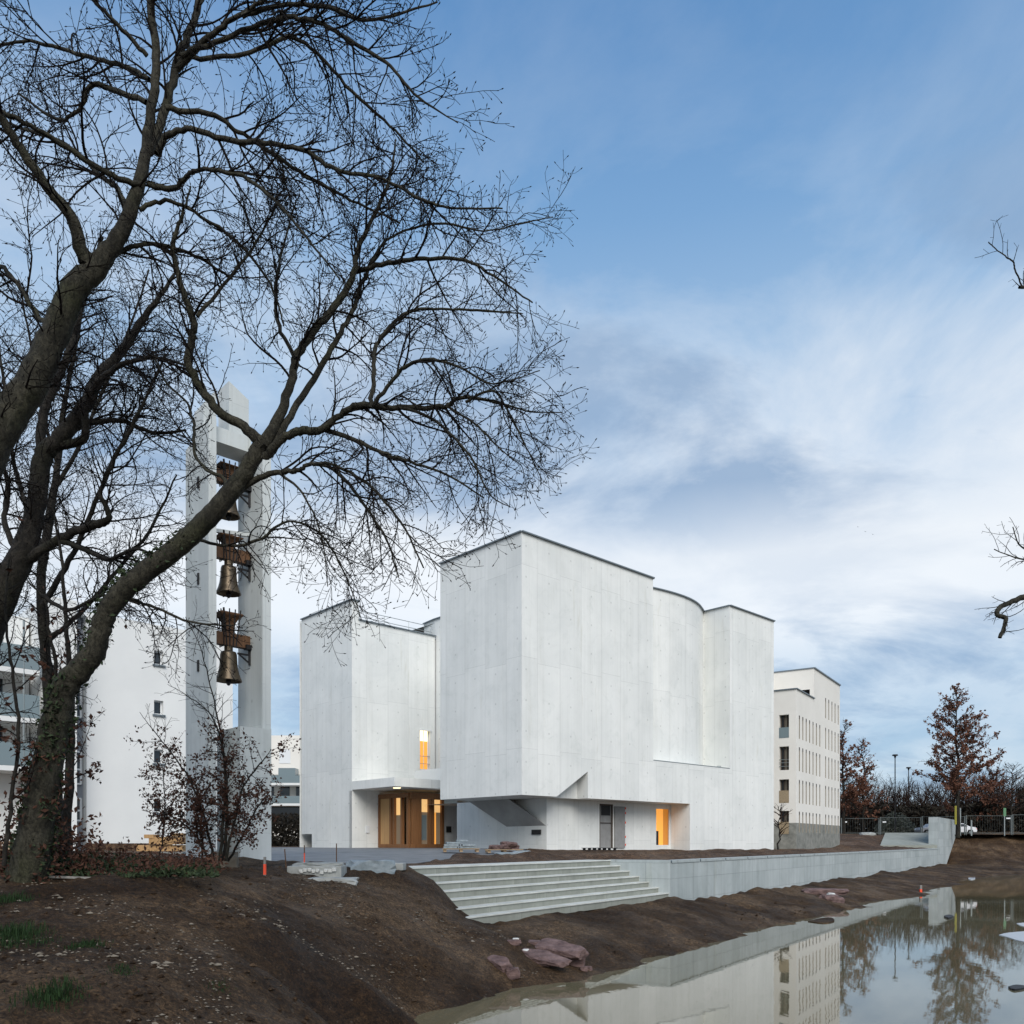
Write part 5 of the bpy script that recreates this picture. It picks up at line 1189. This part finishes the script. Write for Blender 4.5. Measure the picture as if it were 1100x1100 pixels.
# cars
def car(label, px, paint, rz, d=104):
    z0 = 4.06; c = Vector((P(px, 0, d).x, d, z0)); root = thing('parked_car', label, 'car', c, 'cars on the road across the pond', rz)
    side = [(-2.15, .35), (-2.2, .62), (-2.1, .85), (-1.3, .98), (-.75, 1.38), (.55, 1.42), (1.25, 1.05), (2.05, .92), (2.2, .6), (2.15, .32), (1.75, .3), (1.6, .6), (1.1, .6), (.95, .3), (-1.0, .3), (-1.15, .6), (-1.65, .6), (-1.8, .3)]
    k = MB(); n_ = len(side); vs = []
    for y, wdt in ((-1, 1), (1, 1)):
        for (x, z) in side:
            inset = 1 - .16 * max(0, (z - .85) / .57); vs.append((c.x + x, c.y + y * .86 * inset, c.z + z))
    k.add(vs, [tuple(range(n_))[::-1], tuple(range(n_, 2 * n_))] + [(i, (i + 1) % n_, n_ + (i + 1) % n_, n_ + i) for i in range(n_)])
    body = k.build('body', paint, root, bevel=.05)
    k = MB()
    for y in (-1, 1):
        for pl_ in ([(-1.15, 1.0), (-.72, 1.32), (-.12, 1.34), (-.12, 1.0)], [(-.04, 1.0), (-.04, 1.34), (.5, 1.34), (1.05, 1.03)]):
            k.poly([(c.x + x, c.y + y * (.865 * (1 - .16 * max(0, (z - .85) / .57)) + .012), c.z + z) for x, z in pl_])
    k.build('window', M['glass_dark'], root)
    for x in (-1.4, 1.35):
        for y in (-.82, .82):
            k = MB(); k.tube([(c.x + x, c.y + y - .1, c.z + .31), (c.x + x, c.y + y + .1, c.z + .31)], .31, 20); wv = k.build('wheel', M['black'], root)
            k = MB(); k.tube([(c.x + x, c.y + y - .11, c.z + .31), (c.x + x, c.y + y + .11, c.z + .31)], .19, 14); k.build('rim', M['steel'], wv)
    for y in (-.6, .6):
        k = MB(); k.box((c.x - 2.16, c.y + y, c.z + .68), (.1, .35, .16)); k.build('headlight', M['frame_white'], root)
        k = MB(); k.box((c.x + 2.15, c.y + y, c.z + .74), (.1, .35, .16)); k.build('tail_light', M['orange_paint'], root)
    return root
car('silver white saloon car behind the wall pier', 1004, M['silver_paint'], 0)
car('white car low behind the oak trunk', 1027, M['white_paint'], 0, 103.6)

# ------------------------------------------------------------------ small things on terrace and bank
def on_t(px, d, dz=0): p = P(px, 0, d); return Vector((p.x, p.y, ter_z(p.x, p.y) + dz))
def pallet(label, px, d, rz, mt='pallet'):
    b = on_t(px, d, .09); root = thing('pallet', label, 'pallet', b, 'pallets before the church', 0)
    k = MB(); c, s = math.cos(rz), math.sin(rz)
    def L(x, y, z): return b + Vector((x * c - y * s, x * s + y * c, z))
    for y in (-.45, 0, .45):
        for x in (-.72, 0, .72): k.box(L(x, y, .07), (.13, .1, .1), rz)
    k.build('block', M[mt], root)
    k = MB()
    for y in (-.5, -.25, 0, .25, .5): k.box(L(0, y, .135), (1.65, .13, .03), rz)
    for x in (-.72, 0, .72): k.box(L(x, 0, .01), (.14, 1.1, .022), rz)
    k.build('deck_board', M[mt], root)
    return root, L
ch_rz = math.atan2(-ch.v[1], -ch.v[0])
pa, L_ = pallet('pallet carrying grey slabs beside the timber entrance', 495, 37.0, 0.1)
for j, (x, y, z, w_, dd_) in enumerate(((-.45, 0, .2, .62, .8), (.3, .05, .2, .7, .8), (-.4, 0, .3, .66, .82), (.35, 0, .3, .6, .8), (-.35, .05, .4, .6, .8), (.05, .05, .5, .5, .7))):
    k = MB(); k.box(L_(x, y, z), (w_, dd_, .085), .1 + rnd.uniform(-.1, .1)); setp(k.build('stone_slab', M['grey_slab'], loc=L_(x, y, z - .04), bevel=.012), ['lowest left grey slab on the pallet by the entrance', 'lowest right grey slab on the pallet by the entrance', 'second left grey slab on the pallet by the entrance', 'second right grey slab on the pallet by the entrance', 'third left grey slab on the pallet by the entrance', 'topmost grey slab on the pallet by the entrance'][j], 'slab', 'grey slabs on the pallet')
pb, L2_ = pallet('low pallet carrying reddish stones in front of the corner', 541, 37.5, .15)
for j, (x, y, z) in enumerate(((-.4, 0, .24), (.05, -.1, .26), (.45, .1, .24), (.1, .1, .4), (.35, -.1, .38))):
    k = MB(); k.rock(L2_(x, y, z), (.55, .5, .22), 20 + j, rnd.uniform(0, 3)); setp(k.build('stone', M['plum_stone'], loc=L2_(x, y, z - .1)), ['left reddish stone on the corner pallet', 'front middle reddish stone on the corner pallet', 'lower right reddish stone on the corner pallet', 'upper middle reddish stone on the corner pallet', 'upper right reddish stone on the corner pallet'][j], 'stone', 'reddish stones on the pallet')
k = MB(); b = on_t(551, 35.5, .1); k.rock(b, (1.6, .9, .16), 3, 0, .15); k.rock(b + Vector((.4, .1, .08)), (.8, .5, .14), 5); setp(k.build('rubble_slab', M['grey_slab'], loc=b), 'flat pale slab lying in front of the pallet of reddish stones', 'slab')
pc, L3_ = pallet('empty dark pallet on the ground before the grey service door', 644, 45.5, .6, 'iron')
# debris block and geotextile left of steps
def on_l(px, d, dz=0): p = P(px, 0, d); return Vector((p.x, p.y, max(low_z(p.x, p.y), 0) + dz))
c = P(341, 0, 20.4); zb = low_z(c.x, c.y)
k = MB(); k.box((c.x, c.y, 2.42), (1.32, .8, .36), .03); db = thing('concrete_block', 'low broken concrete block with rubble in front of the apron', 'concrete block', (c.x, c.y, 2.3))
k.build('block', M['rough_concrete'], db, bevel=.02)
k = MB(); 
for j in range(9): k.rock((c.x - .3 + .1 * j, c.y - .41, 2.47 + rnd.uniform(-.03, .04)), (.1, .08, .09), j)
k.build('white_chips', M['debris'], db)
k = MB(); k.rock((c.x, c.y + .05, 2.6), (1.25, .7, .16), 41, 0, .3, 3); k.build('rubble', M['rough_concrete'], db)
k = MB(); k.rock((c.x - .15 + .3, c.y - .6, 2.22), (1.9, .5, .22), 42, .05, .2, 3); setp(k.build('concrete_slab', M['rough_concrete'], loc=(c.x, c.y - .6, 2.2)), 'flat poured concrete slab in the soil below the broken block', 'slab')
c = P(398, 0, 21.6); k = MB(); k.rock((c.x, c.y, 2.48), (1.25, .8, .42), 43, .25, .25, 3); setp(k.build('gravel_heap', M['grey_slab'], loc=(c.x, c.y, 2.4)), 'grey gravel heap between the broken block and the steps', 'gravel heap')
k = MB(); k.box((P(420, 0, 22.3).x, 22.3, 2.52), (.75, .5, .2), -.05); setp(k.build('concrete_slab', M['rough_concrete'], loc=(P(420, 0, 22.3).x, 22.3, 2.45), bevel=.02), 'small square concrete slab touching the top left of the steps', 'slab')
def stake(label, px, d, base, top, w_, tip=True, mt='stake_grey', lean=0, name='stake'):
    b = P(px, base, d); tz_ = P(px, top, d).z
    if d < 20: gz_ = low_z(b.x, b.y); tz_ += gz_ - b.z; b.z = gz_
    root = thing(name, label, 'stake', b)
    k = MB(); t_ = Vector((b.x + lean, b.y, tz_)); k.bar(b - Vector((0, 0, .25)), t_, w_); k.build('stick', M[mt], root)
    if tip:
        k = MB(); k.bar(b.lerp(t_, .05), b.lerp(t_, .62), w_ + .006); k.build('painted_band', M['orange_paint'], root)
stake('thick wooden stake with orange band at the foot of the bell tower', 284.5, 18.6, 941, 921, .05)
stake('thin rusty rod left of the block before the apron', 308, 20.3, 930, 912, .022, False, 'bell_wood', -.05)
stake('thin rusty rod with orange tape behind the broken block', 327, 20.6, 930, 908, .02, True, 'bell_wood')
stake('thin upright rod between the block and the gravel heap', 361.5, 21.2, 928, 906, .022, False, 'bell_wood')
stake('orange marker stake at the water edge near the far pier', 989, 50.4, 962, 951, .12, True)
# rock slabs at the water edge
rk = [(575, 1017, 20.8, (1.2, .5, .16), -.2, 0, 'long flat plum stone at the top left of the stone heap'), (603, 1028, 20.3, (1.25, .75, .24), -.55, .2, 'widest plum stone on top of the heap by the water'), (583, 1040, 19.5, (1.35, .55, .19), -.65, .22, 'long tilted plum stone leaning out of the heap to the water'), (618, 1033, 20.3, (.42, .5, .55), .2, 0, 'blocky plum stone at the right end of the heap'),
      (552, 1034, 20, (.34, .25, .13), .2, 0, 'small pinkish stone left of the stone heap'), (536, 1050, 18.5, (.62, .36, .22), -.8, .3, 'tilted plum stone left near the water'), (550, 1056, 18.3, (.32, .3, .24), .3, 0, 'rounded plum stone touching the waterline'), (627, 1044, 19.8, (.18, .18, .12), 0, 0, 'small round stone right of the heap'), (633, 1041, 20.0, (.15, .14, .12), 1, 0, 'smallest round stone furthest right of the heap'),
      (886, 958, 43.2, (2.3, 1.1, .3), -.1, 0, 'flat reddish slab on the far bank below the retaining wall'), (893, 966, 41, (1.2, .7, .4), .5, 0, 'dark red stone under the flat slab on the far bank'), (936, 935, 66, (1.1, .9, .9), .5, 0, 'small dark red stone at the foot of the wall')]
for j, (px, py, d, dm, rz, tl, lb) in enumerate(rk):
    c = P(px, py, d); gz = low_z(c.x, c.y); c.z = max(c.z, gz + dm[2] * .2) if j not in (1,) else max(c.z, gz + .25)
    if j == 2: c.z = max(c.z, gz + .12)
    k = MB(); k.rock(c, dm, j + 2, rz, .22, 3, tl); setp(k.build('stone', M['plum_stone'], loc=c), lb, 'stone', 'plum stones on the bank')
for j, (px, py, d, s_) in enumerate(((554, 1029, 20.3, .16), (565, 1038, 19.8, .2), (893, 962, 41.4, .5))):
    c = P(px, py, d); c.z = max(c.z, low_z(c.x, c.y) + .03); k = MB(); k.rock(c, (s_, s_ * .8, s_ * .5), 60 + j, j); setp(k.build('stone', M['debris'], loc=c), ['pale cream stone above the gap in the stone heap', 'larger pale cream stone beside the heap', 'white stone beside the flat slab on the far bank'][j], 'stone')
# scattered pebbles (uncountable)
k = MB(); cnt = 0
while cnt < 2600:
    px = nrg.uniform(-20, 700); d = 7.2 + 19 * nrg.rand() ** 1.2; X = (px - 550) / F * d; s_, q_ = sq(X, d)
    if (q_ > -2.9 and s_ > -12.6) or d > 21: continue
    z = float(tps(np.array([X]), np.array([d]))[0])
    if z < .12 or noise.noise(Vector((X * .6, d * .6, 8))) < (.08 if px > 250 else -.05): cnt += .1; continue
    z = low_z(X, d); r_ = nrg.uniform(.007, .02) * (2.2 if nrg.rand() < .05 else 1) * (1 + (d - 7) * .03)
    q = [Vector((X, d, z + r_ * .25)) + Vector((a * r_ * nrg.uniform(.8, 1.9), b * r_ * nrg.uniform(.8, 1.6), c_ * r_ * .6)) for a, b, c_ in ((1, 0, 0), (0, 1, 0), (-1, 0, 0), (0, -1, 0), (0, 0, 1), (0, 0, -1))]
    k.add(q, [(0, 1, 4), (1, 2, 4), (2, 3, 4), (3, 0, 4), (1, 0, 5), (2, 1, 5), (3, 2, 5), (0, 3, 5)]); cnt += 1
setp(k.build('pebbles', M['pebble'], loc=P(300, 1000, 13)), 'small pale stones scattered in the dark soil', 'pebbles', kind='stuff')
# clods: uncountable dark lumps giving the soil a broken surface
k = MB()
for _ in range(9000):
    px = nrg.uniform(-30, 1060); d = 7.2 + 32 * nrg.rand() ** 1.5; X = (px - 550) / F * d; s_, q_ = sq(X, d)
    if (q_ > -2.75 and -12.2 < s_ < 0) or (q_ > -.25 and s_ > -1) or (d > 21 and s_ < -12): continue
    z = float(tps(np.array([X]), np.array([d]))[0])
    if z < .05 or noise.noise(Vector((X * .9, d * .9, 21))) < 0: continue
    z += low_rough(X, d, d); r_ = .01 + .045 * nrg.rand() ** 3 * (1 + (d - 7) * .03)
    q = [Vector((X, d, z)) + Vector((a * r_ * nrg.uniform(.6, 1.5), b * r_ * nrg.uniform(.6, 1.5), c_ * r_ * nrg.uniform(.5, .9))) for a, b, c_ in ((1, .2, 0), (.1, 1, 0), (-1, 0, 0), (0, -1, .1), (.2, .1, 1), (0, 0, -1))]
    k.add(q, [(0, 1, 4), (1, 2, 4), (2, 3, 4), (3, 0, 4), (1, 0, 5), (2, 1, 5), (3, 2, 5), (0, 3, 5)])
setp(k.build('soil_clods', M['soil'], loc=P(300, 1000, 13)), 'loose clods lying on the dug soil', 'clods', kind='stuff')
# grass tufts
tl = ['grass tuft at the left edge below the kerb', 'largest grass tuft at the left edge', 'grass tuft nearest the bottom left', 'small grass tuft right of the largest one', 'mid green tuft in the soil right of the left edge tufts', 'sparse tuft above the bottom grass', 'faint tuft in the middle of the soil slope', 'tiny green tuft under the largest one']
for j, (px, py, d, n_, sz, sp) in enumerate(((8, 965, 11.4, 260, .13, .18), (12, 1003, 9.6, 420, .17, .2), (58, 1078, 7.7, 420, .13, .16), (42, 1012, 9.4, 90, .08, .1), (92, 1012, 9.6, 180, .1, .12), (130, 1052, 8.6, 90, .06, .1), (232, 1048, 9.4, 50, .05, .1), (8, 1018, 9.1, 120, .09, .12))):
    p0 = P(px, py, d); root = (p0.x, p0.y, low_z(p0.x, p0.y)); k = MB()
    for _ in range(n_ * 2):
        x = p0.x + nrg.normal() * sp * .85; y = p0.y + nrg.normal() * sp * 1.2; z = low_z(x, y) if _ % 6 == 0 else z_l; z_l = z
        h = sz * .72 * nrg.uniform(.4, 1.3) * math.exp(-((x - p0.x) / sp) ** 2 * .35); a = nrg.uniform(0, 6.28); w2 = .004; l = h * nrg.uniform(.1, .7)
        dx, dy = math.cos(a), math.sin(a)
        k.add([(x - dy * w2, y + dx * w2, z - .01), (x + dy * w2, y - dx * w2, z - .01), (x + dx * l * .4 + dy * w2 * .8, y + dy * l * .4 - dx * w2 * .8, z + h * .6), (x + dx * l * .4 - dy * w2 * .8, y + dy * l * .4 + dx * w2 * .8, z + h * .6), (x + dx * l, y + dy * l, z + h)], [(0, 1, 2, 3), (3, 2, 4)])
    setp(k.build('grass_tuft', M['grass'], loc=root), tl[j], 'grass tuft', 'grass tufts on the soil')
# kerb board, timber planter, picket fence
k = MB(); pp = [P(x, y, d) for x, y, d in ((-60, 940, 12.9), (0, 941, 13.0), (60, 942, 13.15), (125, 944, 13.3))]
for i in range(3): k.bar(pp[i], pp[i + 1], .04, .035)
k.bar(P(132, 944.5, 13.35), P(172, 947, 13.7), .04, .03)
setp(k.build('kerb_board', M['stake_grey'], loc=pp[0]), 'thin pale edging board along the crest at the left', 'kerb')
pl = thing('timber_planter', 'orange stacked timber planter at the foot of the white apartment house', 'planter', P(182, 912, 30))
k = MB()
for (x0, x1, y0, y1) in ((166, 198, 906.5, 914), (160, 198, 913.8, 914.2), (168, 198, 899, 906), (161, 172, 897, 900)):
    pass
for (x0, x1, y, h_, dz) in ((150, 199, 911, 6.5, 0), (163, 199, 903, 8, .1), (158, 168, 898.5, 4, .12), (186, 199, 897, 3.5, .15)):
    A_, B_ = P(x0, y, 30 - dz), P(x1, y, 30 - dz); k.bar(A_, B_, .5, h_ / F * 30)
k.build('timber_beam', M['wood_light'], pl)
k = MB(); k.bar(P(176, 917, 29.6), P(199, 917, 29.6), .5, .12); k.build('base_slab', M['rough_concrete'], pl)
k = MB(); bx(k, 92, 162, 906, 914, 31, 33); setp(k.build('soil_bed', M['terrace_soil'], loc=P(125, 914, 32)), 'low brown soil bed along the apartment house wall', 'flower bed')
pf = thing('picket_fence', 'short pale picket fence at the left edge behind the trunks', 'fence', P(8, 917, 24))
k = MB()
for j in range(14): k.bar(P(-20 + j * 3.0, 917, 24), P(-20 + j * 3.0, 903, 24), .05, .02)
k.build('picket', M['pallet'], pf); k = MB(); k.bar(P(-22, 906, 24.03), P(20, 906, 24.03), .03, .06); k.bar(P(-22, 913, 24.03), P(20, 913, 24.03), .03, .06); k.build('rail', M['pallet'], pf)
# slabs near tower foot, litter
k = MB(); c = P(240, 925, 20.2); c.z = 2.72; k.rock(c, (.7, .4, .42), 77, .4, .25, 3); setp(k.build('stone', M['pebble'], loc=c), 'large cream boulder at the base of the beech shrub', 'stone')
for j, (px, py, d, lb) in enumerate(((187, 935, 15.2, 'white torn scrap lying on the soil mound'), (170, 939, 14.8, 'small pale scrap left on the soil mound'))):
    c = P(px, py, d); c.z = max(low_z(c.x, c.y) + .03, c.z); k = MB(); k.rock(c, (.16, .07, .03), 80 + j, .3); setp(k.build('litter_scrap', M['debris'], loc=c), lb, 'litter')
# things floating on the pond
def sheet(label, pts, name='ice_sheet', m='foam', h=.02):
    q = [(lambda Y, x: ((x - 550) / F * Y, Y))((EYE - .01) * F / (y - HZ), x) for x, y in pts]
    k = MB(); k.prism(cr([(a, b) for a, b in q] + [q[0]], 3)[:-1], -.02, h); setp(k.build(name, M[m], loc=(*q[0], 0)), label, 'ice' if m == 'foam' else 'debris')
sheet('white thin ice sheet floating at the right edge of the pond', [(1073, 1004.5), (1084, 1002), (1110, 1001), (1112, 1012), (1096, 1011), (1083, 1007)])
sheet('small narrow ice patch just behind the larger white one', [(1092, 992), (1110, 991), (1110, 996), (1098, 995)])
sheet('dark driftwood lump floating near the pier reflection', [(1014, 985), (1019, 983.5), (1024, 985), (1019, 987)], 'driftwood', 'iron', .06)
sheet('dark driftwood piece floating low at the right edge', [(1083, 1061), (1092, 1059), (1104, 1061), (1090, 1064)], 'driftwood', 'iron', .04)
sheet('small white scrap on the mud at the far pond end', [(1040, 943), (1047, 942.3), (1047, 944.5), (1041, 945)], 'litter_scrap', 'foam', .05)
sheet('brown mud spit breaking the water below the flat slab', [(868, 990), (880, 987), (893, 986), (896, 990), (884, 992)], 'mud_spit', 'soil', .03)
# birds far off over the building, a rock pile by the fence
for j, (px, py) in enumerate(((922, 566), (930, 571), (938, 574))):
    c = P(px, py, 160); k = MB(); k.add([c + Vector(v_) * .6 for v_ in ((0, 0, 0), (-.45, 0, .18), (-.1, .25, .05), (.45, 0, .2), (.1, .25, .05), (0, -.3, -.05), (0, .35, 0))] if True else [c, c + Vector((-.45, 0, .18)), c + Vector((-.1, .25, .05)), c + Vector((.45, 0, .2)), c + Vector((.1, .25, .05)), c + Vector((0, -.3, -.05)), c + Vector((0, .35, 0))], [(0, 1, 2), (0, 4, 3), (5, 2, 6, 4)]); setp(k.build('bird', M['iron'], loc=c), ['leftmost of three tiny birds in the sky', 'middle of three tiny birds in the sky', 'rightmost of three tiny birds in the sky'][j], 'bird', 'birds in the sky')
for j, (x_, y_, d, s_, lb) in enumerate(((932, 896, 97, 1.3, 'pale slab pile by the fence on the far mound'), (924, 901, 92, .35, 'small white stone on the far mound'))):
    c = P(x_, y_, d); k = MB(); k.rock(c, (s_ * 1.4, s_, s_ * .3), 90 + j, .2); setp(k.build('stone', M['rough_concrete' if j == 0 else 'debris'], loc=c), lb, 'stone')
c = P(904, 0, 90); k = MB(); bx(k, 894.5, 900.5, 889, 901, 80, 81); setp(k.build('site_cabinet', M['render_cream'], loc=P(897, 901, 80)), 'small cream cabinet at the right corner of the apartment block', 'cabinet')
SC.render.engine = 'CYCLES'
